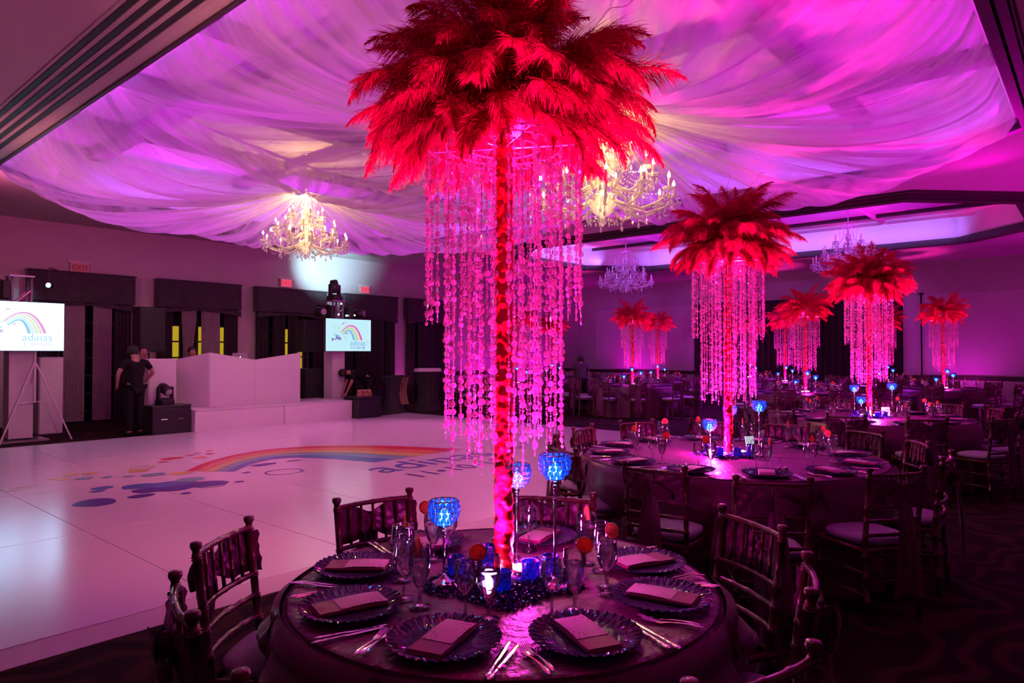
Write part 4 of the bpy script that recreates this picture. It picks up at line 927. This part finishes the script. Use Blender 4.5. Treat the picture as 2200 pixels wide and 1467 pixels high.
for ti, ((x, y), Rr, nm, angs, rs) in enumerate(MIDT):
    table(x, y, Rr, '%s back from the camera, big and round under a swagged plum cloth' % nm, 20+ti)
    hs = hours_for(x, y, [R(a) for a in angs]); rr = random.Random(60+ti)
    for a, r, h in zip(angs, rs, hs):
        q = r-0.245
        place(CHAIR, 'chiavari_chair', "dark wood chiavari chair with plum sash at %s o'clock, %s" % (h, nm), 'chair', (x+q*math.cos(R(a)), y+q*math.sin(R(a)), 0), R(a)+PI+rr.uniform(-.08, .08), 'chairs around the '+nm)
    for k in range(12):
        a = R(k*30+12); 
    sa = [R(k*30+8) for k in range(12)]
    for a, h in zip(sa, hours_for(x, y, sa)): setting(x, y, a, Rr-0.20, h, nm, rr)
    centrepiece(x, y, 0.762, 'red feather centrepiece with crystal strands on the %s' % nm, 2+ti, 100, 40, 1300, puck=(-0.10, 0.06) if ti == 0 else (-.06, -.08), spill=0.045)
    o = solo('glass_chips', chip_mat(3+ti, 0.09, 0.26, 2400), None, 'bed of dark blue glass chips around the column of the '+nm, 'glass chips', (x, y, 0.762)); o['kind'] = 'stuff'
    F = Vector((math.cos(TH), math.sin(TH))); Rt = Vector((math.sin(TH), -math.cos(TH)))
    gl = (((-.17, -.05), .17, 'shortest, left of the column'), ((.22, -.10), .33, 'tallest, right of the column'), ((.07, .18), .27, 'just behind the column')) if ti == 0 else (((-.17, -.12), .15, 'shortest, left of the column'), ((.33, .05), .32, 'right of the column'), ((-.12, .15), .29, 'behind and left of the column'))
    for (lx, ld), hgt, w_ in gl:
        p = Vector((x, y))+Rt*lx+F*ld; crystal_goblet(p.x, p.y, hgt+.08, 'blue crystal goblet, %s, on the %s' % (w_, nm), False, 0.5)
    for k, (lx, ld) in enumerate(((-.12, -.14), (.02, -.16), (.14, -.12), (.20, .04), (-.15, .06))):
        p = Vector((x, y))+Rt*lx+F*ld
        place(CUPPROTO, 'votive_cup', 'blue votive cup, %s around the column of the %s' % (('front left', 'front middle', 'front right', 'far right', 'far left')[k], nm), 'votive', (p.x, p.y, 0.765), 0, 'votive cups on the '+nm)
        if k < 3: light('votive_led', 'POINT', (p.x, p.y, 0.815), (0.10, 0.35, 1.0), 0.04, size=0.012)
    if ti == 0:
        p = Vector((x, y))+Rt*.25+F*.18; sign(p.x, p.y, TH-PI/2+.5, CARDP, 'small glowing table card behind the tallest goblet of the second table')
        for k in range(2):
            p = Vector((x, y))+Rt*(.03+.045*k)+F*(-1.0); t = thing('salt_shaker', 'small glass shaker near the front edge of the second table, %s one' % ('left', 'right')[k], 'shaker', (p.x, p.y, .7615), 0, 'shakers on the second table'); link('glass', SH, t); link('cap', SHC, t)
    else:
        p = Vector((x, y))+Rt*(-.0+.22)+F*.0; sign(p.x, p.y, TH-PI/2-.2, CARDP3, 'small yellow lit table card beside the column of the third table')
# ---- far tables
FAR = [((15.6, 9.30), 'far table left of second plume', 34, 3.1), ((19.5, 10.7), 'farther table behind far left plume', 30, 2.5), ((23.2, 9.2), 'farthest table behind second column', 24, 2), ((20.3, 7.0), 'rear table between second and third plumes', 30, 2.4),
       ((15.0, 4.75), 'nearer table between second and third plumes', 36, 3), ((18.7, 2.8), 'far right table by pale wall', 34, 3), ((22.8, 4.9), 'rear table behind third plume', 26, 2), ((14.3, 12.1), 'far table behind big crystal strands', 30, 3), ((19.0, 14.5), 'corner table behind big crystal strands', 28, 2)]
for i, ((x, y), nm, nf, dn) in enumerate(FAR):
    rr = random.Random(200+i); table(x, y, 1.05, 'round plum clothed '+nm, 40+i)
    n = 10; angs = [TAU*k/n+rr.uniform(0, .1) for k in range(n)]; hs = hours_for(x, y, angs)
    for a, h in zip(angs, hs):
        q = 1.53-.245+rr.uniform(-.05, .12)
        place(CHAIRF, 'chiavari_chair', "chiavari chair at %s o'clock, %s" % (h, nm), 'chair', (x+q*math.cos(a), y+q*math.sin(a), 0), a+PI+rr.uniform(-.1, .1), 'chairs around the '+nm)
        p = (x+.66*math.cos(a), y+.66*math.sin(a), .7615); t = thing('water_goblet', "clear goblet at %s o'clock, %s" % (h, nm), 'glass', p, 0, 'goblets on the '+nm); link('bowl', GOB, t)
        if rr.random() < .75: place(SLPROTO, 'citrus_slice', "citrus slice on the goblet at %s o'clock, %s" % (h, nm), 'citrus slice', (p[0]+.03, p[1], p[2]+.183), rr.uniform(0, 3), 'citrus slices on the '+nm)
        b = a+.14; t = thing('wine_glass', "wine glass at %s o'clock, %s" % (h, nm), 'glass', (x+.70*math.cos(b), y+.70*math.sin(b), .7615), 0, 'wine glasses on the '+nm); link('bowl', WIN, t)
        solo('charger_plate', CHARGER, None, "dark blue charger plate at %s o'clock, %s" % (h, nm), 'plate', (x+.86*math.cos(a), y+.86*math.sin(a), .7615), (0, 0, a), 'charger plates on the '+nm)
        solo('folded_napkin', NAPKIN, None, "plum napkin on the charger at %s o'clock, %s" % (h, nm), 'napkin', (x+.86*math.cos(a), y+.86*math.sin(a), .774), (0, 0, a), 'folded napkins on the '+nm)
    centrepiece(x, y, 0.762, 'red feather centrepiece with crystal strands on the '+nm, 10+i, nf+24, 30, 500, puck=(-.08, -.06), lite=True)
    for lx, ld, hgt, w_ in ((-.24, -.1, .16, 'shortest'), (.22, 0, .25, 'middle height'), (-.05, -.22, .35, 'tallest')):
        p = Vector((x, y))+Rt*lx+F*ld; crystal_goblet(p.x, p.y, hgt+.08, 'blue crystal goblet, %s of three, on the %s' % (w_, nm), False, 0)
# ------------------------------------------------------------------ stage, booth, screens, crew
WPAN = M('white_stage_panel', (0.80, 0.76, 0.78), 0.45, nscale=2, namt=0.04); SCRIM = M('white_stretch_scrim', (0.72, 0.68, 0.72), 0.8, spec=0.1, nscale=2, namt=0.05)
ALU = M('aluminium_truss', (0.62, 0.58, 0.62), 0.3, metal=0.9, namt=0.1); GEAR = M('black_gear', (0.015, 0.015, 0.018), 0.4, nscale=20, namt=0.3)
st = thing('stage_riser', 'low white stage riser along the back edge of the dance floor', 'stage', (0, 0, 0))
for a, b in ((6.22, 8.19), (8.20, 10.01)): part(st, 'riser_block', MB().bbox(a, b, 13.75, 15.2, 0, 0.43, 0.008), WPAN); part(st, 'deck', MB().bbox(a, b, 13.74, 15.21, 0.43, 0.45, 0.004), WPAN)
bt = thing('dj_booth', 'white folding facade booth with a notched top on the stage', 'booth', (0, 0, 0.452))
part(bt, 'front_panel', MB().polyxz([(6.78, 0), (7.79, 0), (7.79, 0.995), (6.78, 1.155)], 14.30, 14.34), WPAN)
part(bt, 'front_panel', MB().polyxz([(7.795, 0), (8.93, 0), (8.93, 1.155), (7.795, 0.995)], 14.30, 14.34), WPAN)
part(bt, 'side_panel', MB().loft([[(6.775, 14.30, 0), (6.30, 15.0, 0), (6.30, 15.0, 0.99), (6.775, 14.30, 1.155)], [(6.745, 14.28, 0), (6.27, 14.98, 0), (6.27, 14.98, 0.99), (6.745, 14.28, 1.155)]], True, True), SCRIM)
part(bt, 'tabletop', MB().box(6.85, 8.9, 14.4, 15.0, 0.84, 0.88), GEAR)
lp = thing('laptop', 'open silver laptop with a glowing lid emblem on the booth', 'laptop', (7.58, 14.62, 1.335)); ALUM = M('laptop_silver', (0.6, 0.56, 0.6), 0.35, metal=0.4)
part(lp, 'keyboard_base', MB().bbox(-.18, .18, 0, .25, 0, .018, .005), ALUM); lid = part(lp, 'lid', MB().bbox(-.18, .18, -.012, 0.0, .018, .27, .003).xf(Matrix.Rotation(R(12), 4, 'X')), ALUM)
em = MB(); em.add([(0.026*math.cos(TAU*k/16)*(1 if not (k in (0, 1, 15)) else .72), -.016, .15+.028*math.sin(TAU*k/16)) for k in range(16)], [tuple(range(16))]); em.add([(0, -.016, .18), (.012, -.016, .182), (.016, -.016, .198), (.003, -.016, .194)], [(0, 1, 2, 3)])
part(lid, 'lid_emblem', em.xf(Matrix.Rotation(R(12), 4, 'X')), E('emblem_glow', (0.8, 0.95, 1), 4))
mx = thing('dj_mixer', 'low black mixer on the booth right of the laptop', 'mixer', (8.15, 14.68, 1.335)); part(mx, 'body', MB().bbox(-.3, .3, -.15, .15, 0, .09, .01), GEAR)
for k in range(2): part(mx, 'platter', MB().lathe([(.11, .09), (.11, .105), (.02, .108)], 16, ((-.17, .17)[k], 0, 0)), GEAR)
wc = thing('scrim_column', 'short pale scrim column left of the booth', 'column', (5.865, 14.62, 0)); part(wc, 'cover', MB().bbox(-.275, .275, -.2, .2, .05, 1.48, .02), SCRIM); part(wc, 'base_plate', MB().box(-.3, .3, -.25, .25, 0, .05), GEAR)
# road cases with moving heads
def moving_head(name, label, loc, rz, tilt, sc_=1.0, hang=False):
    t = thing(name, label, 'stage light', loc, rz, 'moving head stage lights'); t.scale = (sc_,)*3
    part(t, 'base', MB().bbox(-.17, .17, -.14, .14, 0, .12, .02), GEAR)
    part(t, 'yoke', MB().bbox(-.19, -.14, -.06, .06, .12, .42, .015).bbox(.14, .19, -.06, .06, .12, .42, .015).box(-.19, .19, -.06, .06, .12, .16), GEAR)
    h = part(t, 'head', MB().lathe([(.02, -.17), (.10, -.15), (.12, -.04), (.11, .06), (.095, .16), (.085, .165)], 16), GEAR, (0, 0, .36), (tilt, 0, 0), True)
    part(h, 'lens', MB().lathe([(.085, .163), (.05, .172), (.002, .175)], 16), M('lens_glass', (.35, .3, .38), .08, spec=.9))
    return t
cs = thing('road_case', 'black road case at the left end of the stage', 'case', (5.83, 14.12, 0)); part(cs, 'body', MB().bbox(-.37, .37, -.24, .24, 0.0, .52, .015), GEAR); part(cs, 'lid', MB().bbox(-.375, .375, -.245, .245, .52, .57, .012), GEAR)
for s in (-1, 1): part(cs, 'handle', MB().tube([(.1*s+.12*s, -.25, .30), (.1*s+.12*s, -.275, .30), (.1*s, -.275, .30), (.1*s, -.25, .30)], .008, 5), ALU)
moving_head('moving_head_light', 'black moving head light resting on the left road case', (5.78, 14.1, .57), .2, R(115), .85)
cs = thing('road_case', 'black case with wrapped goods behind the right end of the stage', 'case', (10.42, 13.82, 0)); part(cs, 'body', MB().bbox(-.40, .30, -.3, .3, 0, .48, .015), GEAR); part(cs, 'lid', MB().bbox(-.405, .305, -.305, .305, .48, .53, .012), GEAR)
rr = random.Random(9); BRN = M('wrapped_brown_bundle', (.50, .26, .14), .5, nscale=50, namt=.5)
for k in range(9):
    bx = 10.18+.085*(k % 5)+(.04 if k > 4 else 0); o = thing('wrapped_bundle', 'small brown wrapped bundle, %s in the %s row of the pile on the case' % (('first', 'second', 'third', 'fourth', 'fifth')[k % 5], ('lower', 'upper')[k//5]), 'bundle', (bx, 13.72+.03*(k % 2), .53+.085*(k//5)), rr.uniform(-.3, .3), 'brown wrapped bundles')
    part(o, 'wrapping', MB().bbox(-.043, .043, -.06, .06, 0, .085, .02), BRN); part(o, 'knot', MB().ball((0, -.06, .05), .014, n=6, m=5), BRN)
# truss towers
def truss(label, x, y, z0, z1, w=.30):
    t = thing('truss_tower', label, 'truss', (x, y, 0)); h = w/2
    part(t, 'base_plate', MB().box(-.4, .4, -.35, .35, 0, .03), ALU)
    for sx in (-1, 1):
        for sy in (-1, 1): part(t, 'chord', MB().tube([(h*sx, h*sy, .03), (h*sx, h*sy, z1)], .022, 8), ALU, smooth=True)
    n = int((z1-.03)/.34)
    for k in range(n):
        z = .05+k*.34; e = 1 if k % 2 else -1
        for sy in (-1, 1): part(t, 'brace', MB().tube([(-h*e, h*sy, z), (h*e, h*sy, z+.32)], .011, 5), ALU)
        for sx in (-1, 1): part(t, 'brace', MB().tube([(h*sx, -h*e, z), (h*sx, h*e, z+.32)], .011, 5), ALU)
    part(t, 'top_plate', MB().box(-h-.04, h+.04, -h-.04, h+.04, z1, z1+.025), ALU)
    part(t, 'scrim_sleeve', MB().loft([[(sx*(h+.035), sy*(h+.035), z) for sx, sy in ((-1, -1), (1, -1), (1, 1), (-1, 1))] for z in (.06, z0)]), SCRIM)
    return t
truss('truss tower in a pale scrim behind the right screen', 10.32, 14.95, 2.42, 2.92)
truss('truss tower in a pale scrim behind the left screen', 3.55, 14.95, 2.52, 2.98)
wc = thing('scrim_column', 'short pale scrim box beside the left truss tower', 'column', (4.15, 15.45, 0)); part(wc, 'cover', MB().bbox(-.2, .2, -.2, .2, .05, 1.52, .02), SCRIM); part(wc, 'base_plate', MB().box(-.25, .25, -.25, .25, 0, .05), GEAR)
moving_head('moving_head_light', 'moving head light upright on top of the right truss tower', (10.32, 14.95, 2.945), .3, R(-12))
moving_head('moving_head_light', 'moving head light clamped to the left side of the right truss tower', (10.10, 14.72, 2.62), 0, R(90)).rotation_euler = (0, R(-90), 0)
moving_head('moving_head_light', 'moving head light clamped to the right side of the right truss tower', (10.54, 14.72, 2.62), 0, R(60)).rotation_euler = (0, R(90), 0)
moving_head('moving_head_light', 'moving head light clamped to the left truss tower at the frame edge', (3.33, 14.72, 2.72), 0, R(90)).rotation_euler = (0, R(-90), 0)
light('moving_head_beam', 'SPOT', (10.40, 15.1, 3.45), (0.45, 0.86, 1.0), 1150, aim=(12.1, 17.84, 4.35), size=.05, spot=50, blend=1.0)
pl = thing('led_par_light', 'small bright cyan spotlight glinting before the leftmost valance', 'stage light', (4.62, 17.2, 3.06), -.6)
part(pl, 'can', MB().lathe([(.03, -.12), (.06, -.10), (.065, .05), (.06, .055)], 14).xf(Matrix.Rotation(R(90), 4, 'X')), GEAR); part(pl, 'lens', MB().lathe([(.055, .052), (.03, .06), (.002, .062)], 14).xf(Matrix.Rotation(R(90), 4, 'X')), E('cyan_lens', (.35, .95, 1), 60)); part(pl, 'bracket', MB().tube([(0, 0, .05), (0, 0, .38)], .012, 5).tube([(0, 0, .38), (0, .4, .38)], .012, 5), GEAR)
light('cyan_par_beam', 'SPOT', (4.58, 17.1, 3.06), (.1, .8, 1.0), 12, aim=(4.4, 17.84, 2.4), size=.03, spot=110, blend=1)
# small status lamps of the tower lights
for k, (x, z, c) in enumerate(((10.36, 2.86, (.7, .95, 1)), (10.52, 2.56, (.8, 1, 1)), (10.28, 2.58, (.8, 1, 1)), (10.78, 2.58, (1, .8, .4)), (11.0, 2.70, (.8, 1, 1)))):
    t = thing('status_lamp', 'tiny glowing lamp on the right truss tower, %s' % ('topmost', 'brightest, below centre', 'left of centre', 'orange one', 'rightmost')[k], 'lamp', (x, 14.72, z), 0, 'tiny lamps on the tower'); part(t, 'lens', MB().ball((0, 0, 0), .022, n=8, m=6), E('lamp%d' % k, c, 14)); part(t, 'housing', MB().lathe([(.026, 0), (.026, .05), (.01, .06)], 8).xf(Matrix.Rotation(R(-90), 4, 'X')), GEAR)
# screens
def art_mats(pre, s): return [E('%s_ink%d' % (pre, i), c, s) for i, c in enumerate([(.85, .10, .55), (.95, .75, .75), (.55, .85, .35), (.55, .85, .80), (.28, .16, .62), (.20, .50, .85)])]
def tv(x0, x1, z0, z1, y, label, cx, cs_, glow, inks, stand):
    t = thing('flat_screen', label, 'screen', ((x0+x1)/2, y, (z0+z1)/2)); w, h = (x1-x0)/2, (z1-z0)/2
    part(t, 'bezel', MB().bbox(-w, w, 0, .05, -h, h, .006), GEAR)
    part(t, 'panel', MB().box(-w+.012, w-.012, -.003, .0, -h+.012, h-.012), E('screen_'+glow[0], glow[1], glow[2], sample='AUTO'))
    k = 2*w/695.0*cs_; z = [-.004]
    def put(n, mb, m):
        z[0] -= .00003; mb.v = [((X-637)*k+cx, z[0], -(Y-1020)*k*.97) for X, Y, q in mb.v]; part(t, n, mb, m)
    artwork(put, inks)
    for s, X, Y, wd, mi in (('adinas', 655, 1153, 230, 5), ('11\u202210\u202218', 660, 1203, 220, 4)):
        me = text_mesh(s, 1.0, inks[mi]); ww = max(v.co.x for v in me.vertices); link('lettering', me, t, ((X-637)*k+cx, -.0065, -(Y-1020)*k*.97), (PI/2, 0, 0), wd*k/ww)
    part(t, 'mount_bracket', MB().box(-.1, .1, .05, .16, -.15, .15), GEAR)
tv(9.78, 11.18, 1.635, 2.47, 14.55, 'flat screen with a rainbow logo on the right, bluish white', 0.0, 1.0, ('blue', (.52, .86, .95), 1.0), art_mats('r', .85), True)
tv(2.76, 4.16, 1.63, 2.52, 14.55, 'flat screen with a rainbow logo cut by the left frame edge, glaring white', 0.0, 1.0, ('white', (.34, .70, 1.0), 5.0), [E('l_ink%d' % i, c, 1.0) for i, c in enumerate([(.80, .36, .78), (.80, .78, .66), (.74, .86, .72), (.70, .86, .90), (.60, .58, .85), (.28, .62, .88)])], True)
tp = thing('tripod_stand', 'white tripod stand under the left screen', 'stand', (3.72, 14.62, 0)); WMET = M('white_painted_tube', (.75, .72, .76), .35)
part(tp, 'pole', MB().tube([(0, 0, .7), (0, 0, 1.70)], .02, 8), WMET)
for dx, dy in ((.55, -.15), (-.55, -.15), (.0, .5)): part(tp, 'leg', MB().tube([(0, 0, 1.45), (dx, dy, 0)], .016, 6), WMET); part(tp, 'brace', MB().tube([(0, 0, .72), (dx*.52, dy*.52, .70)], .010, 5), WMET)
# loudspeakers
for x, y, z0, z1, w_, lb in ((6.28, 16.2, .0, 2.62, .28, 'tall black loudspeaker tower behind the standing crew member'), (9.95, 15.6, 0, 2.45, .24, 'tall black loudspeaker tower right of the white booth')):
    t = thing('loudspeaker', lb, 'speaker', (x, y, 0), 0, 'tall black loudspeakers'); part(t, 'subwoofer', MB().bbox(-w_, w_, -.3, .3, 0, 1.2, .02), GEAR); part(t, 'cabinet', MB().bbox(-w_, w_, -.22, .22, 1.62, z1, .02), GEAR); part(t, 'pole', MB().tube([(0, 0, 1.2), (0, 0, 1.65)], .02, 8), GEAR)
    part(t, 'grille', MB().box(-w_+.03, w_-.03, -.228, -.22, 1.66, z1-.04), BLACK)
# tall side tables at right of the stage
DCL = M('dark_linen', (.03, .022, .028), .8, nscale=8, namt=.3); GOLD = M('gold_brown_cloth', (.22, .13, .06), .6, nscale=40, namt=.4)
def bar_table(x, y, r, h, label, m):
    t = thing('bar_table', label, 'table', (x, y, 0), 0, 'dark bar tables by the wall')
    part(t, 'tabletop', MB().lathe([(r, h-.03), (r+.01, h-.015), (r, h), (.01, h)], 28), DCL)
    part(t, 'cloth', MB().grid(lambda u, v: ((r*(1-.45*math.sin(PI*v)**.8*.7)+.01*math.sin(TAU*u*14)*(1-v*.5))*math.cos(TAU*u), (r*(1-.45*math.sin(PI*v)**.8*.7)+.01*math.sin(TAU*u*14))*math.sin(TAU*u), (h-.02)*(1-v)), 80, 12, True), m, smooth=True)
    part(t, 'foot', MB().lathe([(.27, 0), (.26, .02), (.03, .05)], 20), GEAR)
bar_table(11.75, 14.3, .34, .98, 'dark bar table with a gold cloth panel, left of the white box', DCL); bar_table(12.95, 14.3, .42, 1.08, 'dark draped bar table carrying the long white box', DCL)
t = thing('cake_box', 'long low white box on the right bar table', 'box', (12.95, 14.3, 1.082), -.4); part(t, 'box_body', MB().bbox(-.33, .33, -.2, .2, 0, .09, .01), M('white_card', (.78, .72, .75), .6)); part(t, 'box_rim', MB().box(-.36, .36, -.22, .22, 0, .012), MATS['white_card'])
t = thing('serving_tray', 'small tray glinting blue on the left bar table', 'tray', (11.82, 14.25, .982), .2); part(t, 'tray_plate', MB().lathe([(.13, 0), (.16, .012), (.165, .03), (.158, .03), (.15, .016), (.01, .012)], 20), SILV); part(t, 'cloth_fold', MB().bbox(.02, .12, -.05, .05, .016, .045, .01), M('tan_cloth', (.6, .5, .4), .8))
t = thing('gold_cloth', 'gold brown cloth hanging from the left bar table', 'cloth', (11.75, 14.3, 0)); part(t, 'fold', MB().grid(lambda u, v: (-.04+.28*u, -.345+.10*math.sin(PI*v)+.012*math.sin(u*20), .96-.72*v), 24, 6), GOLD)
# ------------------------------------------------------------------ people
SKIN = M('skin', (.42, .20, .15), .55, nscale=20, namt=.06); CLTH = M('black_cotton', (.010, .009, .011), .85, spec=.2, nscale=30, namt=.2); HAIR = M('dark_hair', (.012, .009, .009), .6, nscale=60, namt=.3); VEST = M('grey_vest', (.05, .04, .05), .8)
def skinned(name, pts, edges, mat, parent, sub=1):
    me = bpy.data.meshes.new(name); me.from_pydata([p[:3] for p in pts], edges, []); me.materials.append(mat)
    o = link(name, me, parent); o.modifiers.new('skin', 'SKIN')
    for i, p in enumerate(pts): me.skin_vertices[0].data[i].radius = (p[3], p[4] if len(p) > 4 else p[3]); me.skin_vertices[0].data[i].use_root = (i == 0)
    o.modifiers['skin'].use_smooth_shade = True
    s = o.modifiers.new('sub', 'SUBSURF'); s.levels = sub; s.render_levels = sub+1
    return o
def person(label, loc, rz, J, hair=True, cap=False, upper=CLTH):
    """J: joints in local coords (faces -Y): pelvis chest neck head lsh lel lwr rsh rel rwr lkn lan rkn ran"""
    t = thing('person', label, 'person', loc, rz); V = {k: Vector(v) for k, v in J.items()}
    hd = V['head']; up = (hd-V['neck']).normalized(); fw = Vector(J.get('face', (0, -1, 0))).normalized()
    P = []; Ed = []
    def n(p, r, r2=None): P.append((p.x, p.y, p.z, r, r2 or r)); return len(P)-1
    def e(a, b): Ed.append((a, b))
    pel = n(V['pelvis'], .10); wa = n(V['pelvis'].lerp(V['chest'], .5), .10); ch = n(V['chest'], .11); nk = n(V['neck'], .05); e(pel, wa); e(wa, ch); e(ch, nk)
    h0 = n(hd-up*.045, .068, .075); h1 = n(hd+up*.03, .080, .092); h2 = n(hd+up*.095, .055, .062); e(nk, h0); e(h0, h1); e(h1, h2); ns = n(hd-up*.01+fw*.10, .012); e(h0, ns)
    for s in 'lr':
        sh = n(V[s+'sh'], .055); el = n(V[s+'el'], .040); wr = n(V[s+'wr'], .027); e(ch, sh); e(sh, el); e(el, wr)
        d = (V[s+'wr']-V[s+'el']).normalized(); sd = d.cross(fw); sd = sd.normalized() if sd.length > .01 else Vector((1, 0, 0)); pm = n(V[s+'wr']+d*.06, .036, .016); e(wr, pm)
        for q in range(4): f1 = n(V[s+'wr']+d*.11+sd*(-.027+.018*q), .009); f2 = n(V[s+'wr']+d*(.15+.008*(q in (1, 2)))+sd*(-.028+.019*q)+fw*.02, .008); e(pm, f1); e(f1, f2)
        th = n(V[s+'wr']+d*.075+sd*.045+fw*.02, .010); e(pm, th)
        hp = n(V['pelvis']+Vector((.095 if s == 'l' else -.095, 0, -.05)), .088); kn = n(V[s+'kn'], .060); an = n(V[s+'an'], .040); ft = n(V[s+'an']+Vector((0, -.14, -.045)), .036, .03); e(pel, hp); e(hp, kn); e(kn, an); e(an, ft)
    skinned('body', P, Ed, SKIN, t)
    # shirt and trousers over the body
    Q = []; E2 = []
    def m(p, r, r2=None): Q.append((p.x, p.y, p.z, r, r2 or r)); return len(Q)-1
    a = m(V['pelvis']+Vector((0, 0, -.13)), .155); b = m(V['pelvis'].lerp(V['chest'], .5), .145); c = m(V['chest'], .155); d = m(V['chest'].lerp(V['neck'], .75), .085); E2 += [(a, b), (b, c), (c, d)]
    for s in 'lr': sh = m(V[s+'sh'], .072); el = m(V[s+'sh'].lerp(V[s+'el'], .75), .058); E2 += [(c, sh), (sh, el)]
    skinned('shirt', Q, E2, upper, t)
    Q = []; E2 = []; a = m(V['pelvis'], .15, .12)
    for s in 'lr': hp = m(V['pelvis']+Vector((.095 if s == 'l' else -.095, 0, -.06)), .105); kn = m(V[s+'kn'], .078); an = m(V[s+'an'], .066); E2 += [(a, hp), (hp, kn), (kn, an)]
    skinned('trousers', Q, E2, CLTH, t)
    for s in 'lr': part(t, 'shoe', MB().ball((V[s+'an'].x, V[s+'an'].y-.07, .045), .052, .14, .05, 10, 8), CLTH, smooth=True)
    hm = MB().ball((0, 0, 0), .100, .104, .112, 14, 10); hm.v = [v for v in hm.v]; rot = Vector((0, 0, 1)).rotation_difference(up).to_matrix().to_4x4()
    part(t, 'hair', hm.xf(Matrix.Translation(hd+up*.030-fw*.040) @ rot), HAIR, smooth=True)
    for s in (-1, 1): part(t, 'ear', MB().ball((0, 0, 0), .014, .022, .03, 8, 6).xf(Matrix.Translation(hd+fw.cross(up).normalized()*s*.083)), SKIN, smooth=True)
    if cap: part(t, 'cap_brim', MB().lathe([(.10, 0), (.115, .006), (.02, .012)], 16, wob=lambda r, z, a: (r*(1+.55*max(0, -math.sin(a))), z)).xf(Matrix.Translation(hd+up*.07)), HAIR)
    return t
def stand(h=1.78, **kw):
    k = h/1.78
    J = dict(pelvis=(0, 0, .95), chest=(0, 0, 1.30), neck=(0, -.02, 1.50), head=(0, -.04, 1.64), lsh=(.19, 0, 1.42), lel=(.25, .03, 1.14), lwr=(.24, -.10, .92), rsh=(-.19, 0, 1.42), rel=(-.25, .03, 1.14), rwr=(-.24, -.10, .92), lkn=(.10, -.02, .50), lan=(.11, .02, .08), rkn=(-.10, -.02, .50), ran=(-.11, .02, .08)); J.update(kw)
    return {a: tuple(c*k for c in b) if a != 'face' else b for a, b in J.items()}
person('crew member in black seen from behind, elbows out, left of the stage', (5.24, 14.15, 0), PI+.2, stand(1.80, lel=(.36, .06, 1.20), lwr=(.26, -.14, .99), rel=(-.34, .06, 1.20), rwr=(-.24, -.16, 1.0), head=(.0, -.09, 1.61)))
person('crew member facing the camera behind the man in black', (5.75, 15.1, 0), -.3, stand(1.75))
person('performer in dark clothes whose head shows above the booth side', (6.95, 15.55, 0.0), -.2, stand(1.74))
person('crew member in black bending over the case beside the right screen', (10.95, 14.35, 0), 1.25+PI, stand(1.8, chest=(0, -.36, 1.06), neck=(0, -.54, 1.10), head=(0, -.67, 1.06), lsh=(.18, -.42, 1.10), lel=(.2, -.52, .82), lwr=(.15, -.60, .62), rsh=(-.18, -.42, 1.10), rel=(-.2, -.52, .82), rwr=(-.15, -.60, .62), face=(0, -.6, -.8)))
person('waiter in a dark vest and cap leaning over a far table', (15.68, 11.0, 0), 2.2, stand(1.66, chest=(0, -.14, 1.24), neck=(0, -.24, 1.40), head=(0, -.32, 1.50), lsh=(.18, -.16, 1.34), lel=(.22, -.28, 1.08), lwr=(.10, -.48, 1.0), rsh=(-.18, -.16, 1.34), rel=(-.22, -.28, 1.08), rwr=(-.10, -.48, 1.0)), cap=True, upper=VEST)
